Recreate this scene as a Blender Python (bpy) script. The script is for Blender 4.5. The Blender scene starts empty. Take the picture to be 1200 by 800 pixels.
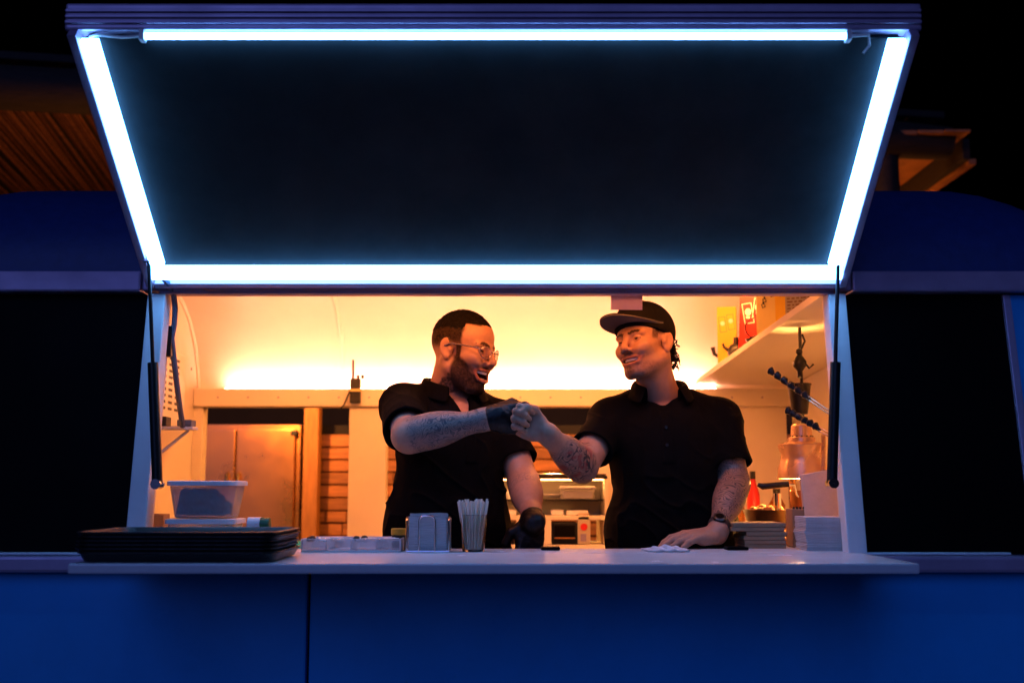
import bpy, bmesh, math, random
import numpy as np
from mathutils import Vector, Matrix
random.seed(7)
SC = bpy.context.scene
COL = SC.collection
# ------------------------------------------------------------------ camera, world, moon, exposure
F = 1280.0                       # focal length in pixels of the 1200 px wide photograph
PT = math.atan(170 / 1280.0)     # camera looks up by about 7.6 degrees
CZ = 1.58                        # eye height
cam = bpy.data.objects.new('camera', bpy.data.cameras.new('camera'))
COL.objects.link(cam)
cam.location = (0, 0, CZ)
cam.rotation_euler = (math.pi / 2 + PT, 0, 0)
cam.data.sensor_width = 36.0
cam.data.lens = 36.0 * F / 1200.0
cam.data.clip_start = 0.05
cam.data.clip_end = 400
cam.data.dof.use_dof = True
cam.data.dof.focus_distance = 3.35
cam.data.dof.aperture_fstop = 2.4
SC.camera = cam

world = bpy.data.worlds.new('World')
SC.world = world
world.use_nodes = True
wn = world.node_tree
bg = wn.nodes['Background']
sky = wn.nodes.new('ShaderNodeTexSky')
sky.sky_type = 'NISHITA'
sky.sun_disc = False
sky.sun_elevation = math.radians(-6.0)
sky.sun_rotation = math.radians(200)
wn.links.new(sky.outputs[0], bg.inputs[0])
bg.inputs[1].default_value = 0.10

sd = bpy.data.lights.new('night_sun', 'SUN')
sd.energy = 0.5
sd.angle = math.radians(40)
sd.color = (0.20, 0.30, 1.0)
sun = bpy.data.objects.new('night_sun', sd)
COL.objects.link(sun)
sun.rotation_euler = (math.radians(66), 0, math.radians(-14))

vs = SC.view_settings
vs.view_transform = 'Standard'
vs.look = 'None'
vs.gamma = 1.0
vs.exposure = 0.0
vs.use_curve_mapping = False
SC.cycles.max_bounces = 7
SC.cycles.diffuse_bounces = 4
SC.cycles.glossy_bounces = 3
SC.cycles.transmission_bounces = 6
SC.cycles.sample_clamp_indirect = 4.0


def W(px, py, Y):
    """point on the ray of a photo pixel at depth Y"""
    a = (px - 600) / F
    b = (400 - py) / F
    dy = math.cos(PT) - b * math.sin(PT)
    dz = math.sin(PT) + b * math.cos(PT)
    t = Y / dy
    return Vector((a * t, Y, CZ + dz * t))


def Wz(px, py, z):
    """point on the ray of a photo pixel at height z"""
    a = (px - 600) / F
    b = (400 - py) / F
    dy = math.cos(PT) - b * math.sin(PT)
    dz = math.sin(PT) + b * math.cos(PT)
    t = (z - CZ) / dz
    return Vector((a * t, dy * t, z))


# ------------------------------------------------------------------ materials
MATS = {}


def mat(name, col, rough=0.5, metal=0.0, var=0.0, vscale=8.0, bump=0.0, bscale=60.0, coat=0.0,
        stretch=(1, 1, 1), trans=0.0, ior=1.45, emis=None, estr=0.0, rvar=0.0, sheen=0.0, objrand=0.0, spec=0.5):
    if name in MATS:
        return MATS[name]
    m = bpy.data.materials.new(name)
    m.use_nodes = True
    nt = m.node_tree
    N, L = nt.nodes, nt.links
    p = N['Principled BSDF']
    p.inputs['Base Color'].default_value = (*col, 1)
    p.inputs['Roughness'].default_value = rough
    p.inputs['Metallic'].default_value = metal
    p.inputs['Coat Weight'].default_value = coat
    p.inputs['Coat Roughness'].default_value = 0.15
    p.inputs['Transmission Weight'].default_value = trans
    p.inputs['IOR'].default_value = ior
    p.inputs['Sheen Weight'].default_value = sheen
    p.inputs['Specular IOR Level'].default_value = spec
    if emis:
        p.inputs['Emission Color'].default_value = (*emis, 1)
        p.inputs['Emission Strength'].default_value = estr
    if var or bump or rvar or objrand:
        tc = N.new('ShaderNodeTexCoord')
        mp = N.new('ShaderNodeMapping')
        mp.inputs['Scale'].default_value = stretch
        L.new(tc.outputs['Object'], mp.inputs[0])
        vec = mp.outputs[0]
        if objrand:
            oi = N.new('ShaderNodeObjectInfo')
            ad = N.new('ShaderNodeVectorMath')
            ad.operation = 'MULTIPLY_ADD'
            cb = N.new('ShaderNodeCombineXYZ')
            for i in range(3):
                L.new(oi.outputs['Random'], cb.inputs[i])
            L.new(cb.outputs[0], ad.inputs[0])
            ad.inputs[1].default_value = (37, 53, 71)
            L.new(vec, ad.inputs[2])
            vec = ad.outputs[0]
        if var or objrand:
            nz = N.new('ShaderNodeTexNoise')
            nz.inputs['Scale'].default_value = vscale
            nz.inputs['Detail'].default_value = 6
            nz.inputs['Roughness'].default_value = 0.62
            L.new(vec, nz.inputs['Vector'])
            mr = N.new('ShaderNodeMapRange')
            mr.inputs[1].default_value = 0.28
            mr.inputs[2].default_value = 0.72
            mr.inputs[3].default_value = 1 - var
            mr.inputs[4].default_value = 1 + var * 0.6
            L.new(nz.outputs[0], mr.inputs[0])
            fac = mr.outputs[0]
            if objrand:
                m2 = N.new('ShaderNodeMapRange')
                m2.inputs[3].default_value = 1 - objrand
                m2.inputs[4].default_value = 1 + objrand
                L.new(oi.outputs['Random'], m2.inputs[0])
                mu = N.new('ShaderNodeMath')
                mu.operation = 'MULTIPLY'
                L.new(fac, mu.inputs[0])
                L.new(m2.outputs[0], mu.inputs[1])
                fac = mu.outputs[0]
            vm = N.new('ShaderNodeVectorMath')
            vm.operation = 'SCALE'
            vm.inputs[0].default_value = col
            L.new(fac, vm.inputs['Scale'])
            L.new(vm.outputs[0], p.inputs['Base Color'])
        if rvar:
            nr = N.new('ShaderNodeTexNoise')
            nr.inputs['Scale'].default_value = 5
            nr.inputs['Detail'].default_value = 8
            L.new(vec, nr.inputs['Vector'])
            m3 = N.new('ShaderNodeMapRange')
            m3.inputs[1].default_value = 0.3
            m3.inputs[2].default_value = 0.7
            m3.inputs[3].default_value = max(0.02, rough - rvar)
            m3.inputs[4].default_value = min(1, rough + rvar)
            L.new(nr.outputs[0], m3.inputs[0])
            L.new(m3.outputs[0], p.inputs['Roughness'])
        if bump:
            nb = N.new('ShaderNodeTexNoise')
            nb.inputs['Scale'].default_value = bscale
            nb.inputs['Detail'].default_value = 5
            L.new(vec, nb.inputs['Vector'])
            bp = N.new('ShaderNodeBump')
            bp.inputs['Strength'].default_value = bump
            bp.inputs['Distance'].default_value = 0.01
            L.new(nb.outputs[0], bp.inputs['Height'])
            L.new(bp.outputs[0], p.inputs['Normal'])
    MATS[name] = m
    return m


def emit(name, col, s):
    if name in MATS:
        return MATS[name]
    m = bpy.data.materials.new(name)
    m.use_nodes = True
    nt = m.node_tree
    nt.nodes.remove(nt.nodes['Principled BSDF'])
    e = nt.nodes.new('ShaderNodeEmission')
    e.inputs[0].default_value = (*col, 1)
    e.inputs[1].default_value = s
    nt.links.new(e.outputs[0], nt.nodes['Material Output'].inputs[0])
    MATS[name] = m
    return m


LEDC = (0.14, 0.43, 1.0)
WARM = (1.0, 0.29, 0.065)
M_LED = emit('led_blue', LEDC, 19.0)
M_RAILLED = emit('led_warm', (1.0, 0.37, 0.23), 120.0)
M_TUBE = emit('lamp_warm', WARM, 130.0)
M_HEADLED = emit('header_led', (1.0, 0.26, 0.05), 20.0)
M_BULB = emit('heat_bulb', (1.0, 0.42, 0.10), 2200.0)
M_SHELTERBULB = emit('shelter_bulb', (1.0, 0.34, 0.06), 2200.0)
M_ROOFBULB = emit('roof_bulb', (1.0, 0.30, 0.05), 700.0)
M_DIMBULB = emit('dim_bulb', (1.0, 0.24, 0.06), 85.0)
M_BLUE = mat('blue_paint', (0.012, 0.34, 0.82), 0.36, 0, 0.16, 2.2, 0.10, 3.0, coat=0.25, rvar=0.12)
M_ROOF = mat('roof_paint', (0.014, 0.045, 0.20), 0.5, 0, 0.16, 30.0, 0.12, 160)
M_ALU = mat('aluminium_trim', (0.40, 0.31, 0.46), 0.42, 0.35, 0.1, 14, 0.06, 40, rvar=0.12)
M_WHITE = mat('white_paint', (0.74, 0.74, 0.75), 0.42, 0, 0.06, 9, 0.05, 50, rvar=0.1)
M_CREAM = mat('cream_liner', (0.80, 0.74, 0.65), 0.45, 0, 0.05, 5, 0.06, 30, rvar=0.12)
M_GLASSDARK = mat('dark_glazing', (0.003, 0.0025, 0.003), 0.45, 0, rvar=0.06, spec=0.03)
M_PANEL = mat('hatch_panel', (0.034, 0.043, 0.046), 0.85, 0, 0.25, 6, 0.1, 30, spec=0.04)
M_BLACKM = mat('black_metal', (0.012, 0.012, 0.013), 0.35, 0.3, 0.2, 30, 0.05, 90)
M_RUBBER = mat('rubber', (0.02, 0.02, 0.022), 0.6)
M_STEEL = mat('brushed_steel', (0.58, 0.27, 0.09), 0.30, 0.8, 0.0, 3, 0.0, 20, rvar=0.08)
M_CHROME = mat('chrome', (0.75, 0.75, 0.78), 0.15, 1.0)
M_WOOD = mat('pine_plank', (0.40, 0.16, 0.05), 0.6, 0, 0.45, 5, 0.25, 30, stretch=(1, 1, 9), objrand=0.3)
M_POST = mat('pine_post', (0.42, 0.18, 0.05), 0.6, 0, 0.35, 6, 0.2, 30, stretch=(7, 7, 1), objrand=0.1)
M_DARKWOOD = mat('dark_timber', (0.020, 0.012, 0.010), 0.8, 0, 0.5, 7, 0.4, 25, stretch=(1, 6, 6))
M_REED = mat('reed', (0.13, 0.045, 0.02), 0.75, 0, 0.6, 22, 0.3, 40)
M_GROUND = mat('paving', (0.17, 0.165, 0.16), 0.85, 0, 0.3, 2.5, 0.4, 40)
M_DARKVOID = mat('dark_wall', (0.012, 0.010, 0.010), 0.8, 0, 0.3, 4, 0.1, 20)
M_TOP = mat('counter_laminate', (0.66, 0.70, 0.74), 0.25, 0, 0.05, 30, 0.02, 60, rvar=0.03)
M_TRAY = mat('tray_plastic', (0.010, 0.010, 0.011), 0.38, 0, 0, 1, 0.12, 180)
M_PLASTIC = mat('white_plastic', (0.75, 0.75, 0.76), 0.4, 0, 0.05, 10)
M_CLEAR = mat('clear_plastic', (0.86, 0.86, 0.88), 0.22, 0, trans=0.75, ior=1.2)
M_GLASS = mat('clear_glass', (0.96, 0.97, 0.98), 0.03, 0, trans=1.0, ior=1.45)
M_BAG = mat('bag_paper', (0.58, 0.42, 0.33), 0.85, 0, 0.1, 30, 0.15, 60)
M_PAPER = mat('paper', (0.55, 0.54, 0.54), 0.85, 0, 0.1, 30, 0.15, 60)
M_NAPKIN = mat('napkin_paper', (0.42, 0.46, 0.48), 0.9, 0, 0.16, 3, 0.6, 14, stretch=(1, 1, 14))
M_KRAFT = mat('brown_card', (0.30, 0.18, 0.10), 0.8, 0, 0.15, 10, 0.1, 60)
M_GROUNDCOFFEE = mat('dark_contents', (0.018, 0.012, 0.010), 0.9, 0, 0.5, 60, 0.9, 90)
M_BRASS = mat('warm_lacquer', (0.70, 0.45, 0.27), 0.27, 0.45, 0.08, 8, rvar=0.1)
M_RED = mat('red_card', (0.55, 0.012, 0.012), 0.45)
M_YEL = mat('yellow_card', (0.75, 0.48, 0.03), 0.5)
M_YEL2 = mat('pale_yellow_card', (0.75, 0.62, 0.25), 0.5)
M_GREEN = mat('green_plastic', (0.01, 0.10, 0.035), 0.4)
M_ORANGE = mat('orange_patch', (0.80, 0.11, 0.01), 0.6)
M_NOTE = mat('note_paper', (0.55, 0.40, 0.58), 0.8, 0, 0.1, 20, 0.15, 25)
_nt = M_NOTE.node_tree
_tr = _nt.nodes.new('ShaderNodeBsdfTranslucent')
_tr.inputs[0].default_value = (0.80, 0.72, 1.0, 1)
_mx = _nt.nodes.new('ShaderNodeMixShader')
_mx.inputs[0].default_value = 0.6
_nt.links.new(_nt.nodes['Principled BSDF'].outputs[0], _mx.inputs[1])
_nt.links.new(_tr.outputs[0], _mx.inputs[2])
_nt.links.new(_mx.outputs[0], _nt.nodes['Material Output'].inputs[0])
M_STRAW = mat('paper_straw', (0.78, 0.72, 0.60), 0.7, 0, 0.1, 30, objrand=0.12)
M_INK = mat('print_black', (0.012, 0.012, 0.012), 0.6)
M_INKW = mat('print_white', (0.78, 0.76, 0.70), 0.6)
M_CABLE = mat('cable_blue_grey', (0.10, 0.13, 0.20), 0.5)
M_CLOTH = mat('white_cloth', (0.60, 0.60, 0.63), 0.95, 0, 0.1, 10, 0.3, 60)
M_SHIRT = mat('black_cotton', (0.0030, 0.0028, 0.0032), 0.95, 0, 0.3, 14, 0.25, 420, spec=0.06)
M_TROUSER = mat('black_trousers', (0.010, 0.010, 0.012), 0.9, 0, 0.2, 20)
M_GLOVE = mat('black_nitrile', (0.005, 0.005, 0.006), 0.42, 0, 0, 1, 0.25, 70, spec=0.3)
M_CAP = mat('black_cap', (0.0045, 0.004, 0.0045), 0.9, 0, 0.2, 30, 0.2, 300, spec=0.12)
M_BRIM = mat('grey_underbrim', (0.085, 0.075, 0.085), 0.8, 0, 0.1, 30, 0.2, 300)
M_HAIR = mat('dark_hair', (0.0045, 0.0028, 0.0022), 0.7, 0, 0.4, 120, 0.8, 260, spec=0.15)
M_TEETH = mat('teeth', (0.82, 0.78, 0.68), 0.25)
M_EYE = mat('eye_white', (0.30, 0.25, 0.22), 0.3)
M_LENS = mat('spectacle_lens', (0.97, 0.97, 0.97), 0.02, 0, trans=1.0, ior=1.05)
M_FRAME = mat('spectacle_frame', (0.55, 0.45, 0.50), 0.25, 0.8)


# ------------------------------------------------------------------ object helpers
ORG = {}


def tag(o, label=None, cat=None, group=None, kind=None):
    if label:
        o['label'] = label
    if cat:
        o['category'] = cat
    if group:
        o['group'] = group
    if kind:
        o['kind'] = kind
    return o


def thing(name, label, cat, loc, group=None):
    o = bpy.data.objects.new(name, None)
    COL.objects.link(o)
    o.empty_display_size = 0.05
    o.location = loc
    ORG[o.name] = Vector(loc)
    return tag(o, label, cat, group)


class MB:
    """collects geometry in world coordinates"""

    def __init__(s):
        s.v = []
        s.f = []

    def add(s, vs, fs):
        b = len(s.v)
        s.v += [tuple(v) for v in vs]
        s.f += [tuple(i + b for i in f) for f in fs]
        return s

    def box(s, lo, hi, M=None):
        x0, y0, z0 = lo
        x1, y1, z1 = hi
        vs = [Vector(p) for p in ((x0, y0, z0), (x1, y0, z0), (x1, y1, z0), (x0, y1, z0),
                                  (x0, y0, z1), (x1, y0, z1), (x1, y1, z1), (x0, y1, z1))]
        if M:
            vs = [M @ v for v in vs]
        return s.add(vs, [(0, 3, 2, 1), (4, 5, 6, 7), (0, 1, 5, 4), (1, 2, 6, 5), (2, 3, 7, 6), (3, 0, 4, 7)])

    def hexa(s, b, t):
        """b,t: four bottom and four top points"""
        return s.add(list(b) + list(t), [(0, 3, 2, 1), (4, 5, 6, 7), (0, 1, 5, 4), (1, 2, 6, 5), (2, 3, 7, 6), (3, 0, 4, 7)])

    def tube(s, path, r, n=8, cap=True):
        path = [Vector(p) for p in path]
        rs = r if isinstance(r, (list, tuple)) else [r] * len(path)
        rings = []
        prev = None
        for i, p in enumerate(path):
            a = path[max(0, i - 1)]
            b = path[min(len(path) - 1, i + 1)]
            t = (b - a).normalized()
            if prev is None:
                u = t.cross(Vector((0, 0, 1)))
                if u.length < 0.1:
                    u = t.cross(Vector((1, 0, 0)))
            else:
                u = prev - t * prev.dot(t)
            u.normalize()
            prev = u
            w = t.cross(u)
            rings.append([p + (u * math.cos(2 * math.pi * k / n) + w * math.sin(2 * math.pi * k / n)) * rs[i] for k in range(n)])
        vs = [q for g in rings for q in g]
        fs = []
        for i in range(len(rings) - 1):
            for k in range(n):
                fs.append((i * n + k, (i + 1) * n + k, (i + 1) * n + (k + 1) % n, i * n + (k + 1) % n))
        if cap:
            fs.append(tuple(range(n)))
            fs.append(tuple((len(rings) - 1) * n + k for k in reversed(range(n))))
        return s.add(vs, fs)

    def lathe(s, prof, c, n=24, axis='Z', closed=False, M=None):
        c = Vector(c)
        vs = []
        for r, z in prof:
            for k in range(n):
                a = 2 * math.pi * k / n
                if axis == 'Z':
                    p = Vector((r * math.cos(a), r * math.sin(a), z))
                elif axis == 'Y':
                    p = Vector((r * math.cos(a), z, r * math.sin(a)))
                else:
                    p = Vector((z, r * math.cos(a), r * math.sin(a)))
                vs.append(c + (M @ p if M else p))
        fs = []
        m = len(prof)
        for i in range(m if closed else m - 1):
            for k in range(n):
                j = (i + 1) % m
                fs.append((i * n + k, i * n + (k + 1) % n, j * n + (k + 1) % n, j * n + k))
        return s.add(vs, fs)

    def grid(s, fn, nu, nv, wrapu=False):
        vs = [fn(i, j) for i in range(nu) for j in range(nv)]
        fs = []
        for i in range(nu if wrapu else nu - 1):
            for j in range(nv - 1):
                a = i * nv + j
                b = ((i + 1) % nu) * nv + j
                fs.append((a, b, b + 1, a + 1))
        return s.add(vs, fs)

    def obj(s, name, material, parent=None, smooth=False, bev=0.0, segs=2, solid=0.0, origin=None, sub=0, angle=30):
        me = bpy.data.meshes.new(name)
        if parent is not None:
            o0 = ORG[parent.name]
        elif origin is not None:
            o0 = Vector(origin)
        else:
            a = np.array(s.v)
            o0 = Vector(((a[:, 0].min() + a[:, 0].max()) / 2, (a[:, 1].min() + a[:, 1].max()) / 2, a[:, 2].min()))
        me.from_pydata([tuple(Vector(v) - o0) for v in s.v], [], s.f)
        me.materials.append(material)
        bm = bmesh.new()
        bm.from_mesh(me)
        bmesh.ops.recalc_face_normals(bm, faces=bm.faces)
        if bev:
            es = [e for e in bm.edges if len(e.link_faces) == 2 and e.calc_face_angle(0) > math.radians(angle)]
            bmesh.ops.bevel(bm, geom=es, offset=bev, segments=segs, affect='EDGES', clamp_overlap=True, profile=0.6)
        bm.to_mesh(me)
        bm.free()
        if smooth:
            for p in me.polygons:
                p.use_smooth = True
            try:
                me.set_sharp_from_angle(angle=math.radians(40))
            except Exception:
                pass
        o = bpy.data.objects.new(name, me)
        COL.objects.link(o)
        if parent is not None:
            o.parent = parent
        else:
            o.location = o0
        ORG[o.name] = o0
        if solid:
            md = o.modifiers.new('solid', 'SOLIDIFY')
            md.thickness = solid
            md.offset = 0
        if sub:
            md = o.modifiers.new('sub', 'SUBSURF')
            md.levels = md.render_levels = sub
        return o


def bx(lo, hi, name, m, parent=None, bev=0.004, M=None, segs=2, origin=None):
    return MB().box(lo, hi, M).obj(name, m, parent, bev=bev, segs=segs, origin=origin)


def pxbox(x0, x1, y0, y1, Y, depth, name, m, parent=None, bev=0.003):
    """box whose front face covers photo pixels x0..x1, y0..y1 at depth Y"""
    a = W(x0, y1, Y)
    b = W(x1, y0, Y)
    return bx((a.x, Y, a.z), (b.x, Y + depth, b.z), name, m, parent, bev)
# ------------------------------------------------------------------ ground
g = MB().add([(-60, -40, 0), (60, -40, 0), (60, 80, 0), (-60, 80, 0)], [(0, 1, 2, 3)]).obj('ground', M_GROUND)
tag(g, 'dark paved ground under the trailer', kind='structure')

# ------------------------------------------------------------------ trailer
ZT = 1.403                      # counter top height
XL, XR = -1.037, 0.949          # serving opening, outer edges
EL, ER = -1.95, 1.78            # trailer ends
IL, IR = -1.53, 1.36            # inner end walls
Y0, YB = 3.0, 5.30              # front at sill, inner back wall
ZB0, ZB1 = 2.135, 2.195         # belt trim
FLOOR = 0.42


def yf(z):                      # the front wall leans back above the sill
    return Y0 + max(0.0, (z - ZT)) * (0.10 / 0.74)


tr = thing('food_trailer', 'deep blue food trailer with open lit serving hatch and rounded roof', 'food trailer', (0, 4.15, 0))


def P(mb, name, m, **k):
    return mb.obj(name, m, tr, **k)


# lower blue panels with the seam left of centre, plus ledge
xs_seam = W(361, 720, Y0 + 0.01).x
edges = [EL + 0.02, xs_seam - 0.004, xs_seam + 0.004, ER - 0.02]
for a, b in ((edges[0], edges[1]), (edges[2], edges[3])):
    bx((a, Y0 + 0.012, 0.34), (b, Y0 + 0.05, ZT - 0.052), 'lower_panel', M_BLUE, tr, bev=0.006)
bx((EL + 0.03, Y0 + 0.04, 0.34), (ER - 0.03, Y0 + 0.075, ZT - 0.06), 'lower_backing', M_BLACKM, tr, bev=0.0)
bx((EL, Y0 - 0.035, ZT - 0.05), (ER, Y0 + 0.115, ZT - 0.007), 'ledge', M_ALU, tr, bev=0.008)
bx((EL + 0.03, Y0 + 0.05, 0.36), (ER - 0.03, YB + 0.1, FLOOR), 'floor', M_BLACKM, tr)
for sx in (EL, ER - 0.04):
    bx((sx, Y0 + 0.055, 0.34), (sx + 0.04, YB + 0.1, ZB0), 'end_wall', M_BLUE, tr)
bx((EL + 0.03, YB + 0.06, 0.34), (ER - 0.03, YB + 0.1, 1.32), 'rear_panel', M_BLUE, tr)
for cx in (-1.3, 1.2):          # wheels under the skirt
    for wy in (Y0 + 0.25, YB - 0.15):
        w = MB().lathe([(0.13, -0.09), (0.27, -0.09), (0.30, -0.06), (0.30, 0.06), (0.27, 0.09), (0.13, 0.09)], (cx, wy, 0.30), 24, 'Y', closed=True)
        wo = P(w, 'wheel', M_RUBBER, smooth=True)
        MB().lathe([(0.001, -0.07), (0.128, -0.085), (0.128, 0.085), (0.001, 0.07)], (cx, wy, 0.30), 20, 'Y').obj('rim', M_ALU, wo, smooth=True)

# dark glazed side panels left and right of the hatch
zt = ZB0 - 0.004


def slab(x0, x1, z0, z1, off, th, name, m, bev=0.003, parent=None):
    b = [(x0, yf(z0) + off, z0), (x1, yf(z0) + off, z0), (x1, yf(z0) + off + th, z0), (x0, yf(z0) + off + th, z0)]
    t = [(x0, yf(z1) + off, z1), (x1, yf(z1) + off, z1), (x1, yf(z1) + off + th, z1), (x0, yf(z1) + off + th, z1)]
    return MB().hexa(b, t).obj(name, m, parent or tr, bev=bev)


ew = W(1194, 400, 3.06).x
slab(EL + 0.05, XL - 0.012, ZT - 0.006, zt, 0.028, 0.02, 'side_window', M_GLASSDARK)
slab(XR + 0.012, ew - 0.012, ZT - 0.006, zt, 0.028, 0.02, 'side_window', M_GLASSDARK)
slab(ew - 0.012, ew + 0.01, ZT - 0.006, zt, 0.018, 0.04, 'window_frame', M_ALU)
slab(ew + 0.01, ER - 0.05, ZT - 0.006, zt, 0.024, 0.03, 'corner_panel', M_BLUE)

slab(EL + 0.05, XL - 0.031, ZT - 0.006, ZB1 + 0.06, 0.060, 0.02, 'light_leak_backing', M_CREAM)  # unseen backing, added to stop room light leaking out below the belt trim
slab(XR + 0.031, ER - 0.05, ZT - 0.006, ZB1 + 0.06, 0.060, 0.02, 'light_leak_backing', M_CREAM)
# posts of the serving opening
for x0, x1 in ((XL - 0.012, XL + 0.040), (XR - 0.040, XR + 0.012)):
    slab(x0, x1, ZT - 0.006, zt, 0.0, 0.055, 'post', M_WHITE, bev=0.004)
# inner return of the posts (cream reveal)
slab(XL - 0.03, XL + 0.028, ZT - 0.006, zt, 0.056, 0.05, 'reveal', M_CREAM)
slab(XR - 0.028, XR + 0.03, ZT - 0.006, zt, 0.056, 0.05, 'reveal', M_CREAM)

# belt trim and header
yb = yf(ZB0)
bx((EL, yb - 0.012, ZB0), (XL - 0.03, yb + 0.09, ZB1), 'belt_trim', M_ALU, tr, bev=0.006)
bx((XR + 0.03, yb - 0.012, ZB0), (ER, yb + 0.09, ZB1), 'belt_trim', M_ALU, tr, bev=0.006)
hd = bx((XL - 0.028, yb - 0.004, ZB0 + 0.004), (XR + 0.028, yb + 0.10, ZB1), 'header', M_ALU, tr, bev=0.006)
bx((XL + 0.0, yb - 0.016, ZB0 + 0.012), (XR, yb - 0.004, ZB0 + 0.024), 'groove_strip', M_BLACKM, hd, bev=0.002)
bx((XL + 0.02, yb + 0.004, ZB0 - 0.004), (XR - 0.02, yb + 0.03, ZB0 + 0.004), 'lip', M_ALU, hd, bev=0.002)

# roof shell (outside) : rounded in section and at the ends
RZ = 2.545


def roofpt(u, v, x0, x1, yfr, yba, zb, zt_, ry, rx):
    # u along x, v along section 0..1
    x = x0 + (x1 - x0) * u
    e = 1.0
    dx = min(x - x0, x1 - x)
    if dx < rx:
        e = math.sqrt(max(0.0, 1 - ((rx - dx) / rx) ** 2))
    if v < 0.4:
        a = v / 0.4 * math.pi / 2
        y = yfr + ry * (1 - math.cos(a))
        z = math.sin(a)
    elif v > 0.6:
        a = (1 - v) / 0.4 * math.pi / 2
        y = yba - ry * (1 - math.cos(a))
        z = math.sin(a)
    else:
        y = yfr + ry + (yba - yfr - 2 * ry) * (v - 0.4) / 0.2
        z = 1
    return (x, y, zb + (zt_ - zb) * z * e)


us = [0, .002, .006, .012, .02, .03, .045, .06, .08, .1, .13, .2, .35, .5, .65, .8, .87, .9, .92, .94, .955, .97, .98, .988, .994, .998, 1]
vsn = [i / 40 for i in range(41)]
mb = MB().grid(lambda i, j: roofpt(us[i], vsn[j], EL + 0.01, ER - 0.005, yb + 0.01, YB + 0.1, ZB1 - 0.004, RZ, 0.48, 0.42), len(us), len(vsn))
P(mb, 'roof', M_ROOF, smooth=True)

# inner liner : ceiling and curved back
sec = []
for i in range(15):
    a = i / 14 * math.pi / 2
    sec.append((YB - 0.55 + 0.55 * math.cos(a), 1.98 + 0.49 * math.sin(a)))
for i in range(13):
    a = math.pi / 2 - i / 12 * math.pi / 2
    sec.append((yb + 0.10 + 0.45 * (1 - math.cos(a)), ZB1 + (2.47 - ZB1) * math.sin(a)))
P(MB().grid(lambda i, j: (IL if i == 0 else IR, sec[j][0], sec[j][1]), 2, len(sec)), 'ceiling_liner', M_CREAM, smooth=True)
# curved cover strips on the liner
for px in (403, 737):
    X = W(px, 452, YB).x
    P(MB().grid(lambda i, j: (X + (i - 1) * 0.012, sec[j][0] - 0.004 * (1 if i == 1 else 0.2), sec[j][1] - 0.006 * (1 if i == 1 else 0.1)), 3, 16), 'cover_strip', M_CREAM, smooth=True)
# inner end walls with an arched trim
for X, sgn in ((IL, 1), (IR, -1)):
    poly = [(yb + 0.10, FLOOR)] + [(YB, FLOOR)] + sec
    n = len(poly)
    xa, xb = (X - 0.02, X) if sgn > 0 else (X, X + 0.02)
    P(MB().add([(xa, y, z) for y, z in poly] + [(xb, y, z) for y, z in poly], [tuple(range(n)), tuple(n + k for k in reversed(range(n)))] + [(k, (k + 1) % n, n + (k + 1) % n, n + k) for k in range(n)]), 'inner_end_wall', M_CREAM)
    P(MB().tube([(X + sgn * 0.006, y, z) for y, z in sec[:20]], 0.011, 6), 'arch_trim', M_CREAM, smooth=True)
# screws on the left end wall
for px, py in ((222, 432), (230, 450)):
    Y = IL * F / (px - 600) * 1.0
    c = W(px, py, Y)
    P(MB().lathe([(0.0005, 0.004), (0.006, 0.003), (0.008, 0)], (IL + 0.0, c.y, c.z), 8, 'X'), 'screw', M_BLACKM)

# back wall: rail, jamb, pillar, solid right part, parapet
zr1 = W(600, 455, YB - 0.07).z
zr0 = W(600, 476, YB - 0.07).z
rail = bx((IL + 0.002, YB - 0.075, zr0), (IR - 0.002, YB + 0.04, zr1), 'back_rail', M_CREAM, tr, bev=0.006)
for i in range(20):
    X = IL + 0.12 + i * 0.145
    MB().lathe([(0.0005, -0.002), (0.004, -0.0015), (0.0055, 0.001)], (X, YB - 0.075, (zr0 + zr1) / 2), 8, 'Y').obj('screw', M_ALU, rail)


def wallpiece(px0, px1, z0, z1, name, y0=YB - 0.05, y1=YB + 0.035):
    a = W(px0, 560, y0).x
    b = W(px1, 560, y0).x
    return bx((a, y0, z0), (b, y1, z1), name, M_CREAM, tr, bev=0.005)


PAR = 1.24
wallpiece(212, 235, PAR, zr0 + 0.002, 'jamb')
wallpiece(408, 452, PAR, zr0 + 0.002, 'pillar')
wallpiece(700, 924, PAR, zr0 + 0.002, 'back_wall')
wallpiece(205, 928, FLOOR, PAR, 'parapet')
bx((IL, YB + 0.0, zr1 - 0.004), (IR, YB + 0.06, zr1 + 0.03), 'rail_backing', M_CREAM, tr, bev=0.002)
# LED strip lying on the rail, shining up the curved wall
a = W(268, 455, YB).x
b = W(836, 455, YB).x
bx((a, YB - 0.060, zr1 + 0.0005), (b, YB - 0.040, zr1 + 0.0022), 'rail_led_strip', M_RAILLED, tr, bev=0.0)

# warm tube in a shielded tray on the ceiling, lighting the back of the room
lamp = bx((-1.25, 4.245, 2.445), (1.20, 4.345, 2.465), 'ceiling_lamp_tray', M_WHITE, tr, bev=0.006)
bx((-1.25, 4.246, 2.385), (1.20, 4.254, 2.4445), 'added_light_lip', M_WHITE, lamp, bev=0.002)  # unseen lip, added to keep the tube's light off the counter
MB().tube([(-1.20, 4.30, 2.42), (1.15, 4.30, 2.42)], 0.016, 10).obj('lamp_tube', M_TUBE, lamp, smooth=True)
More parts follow.
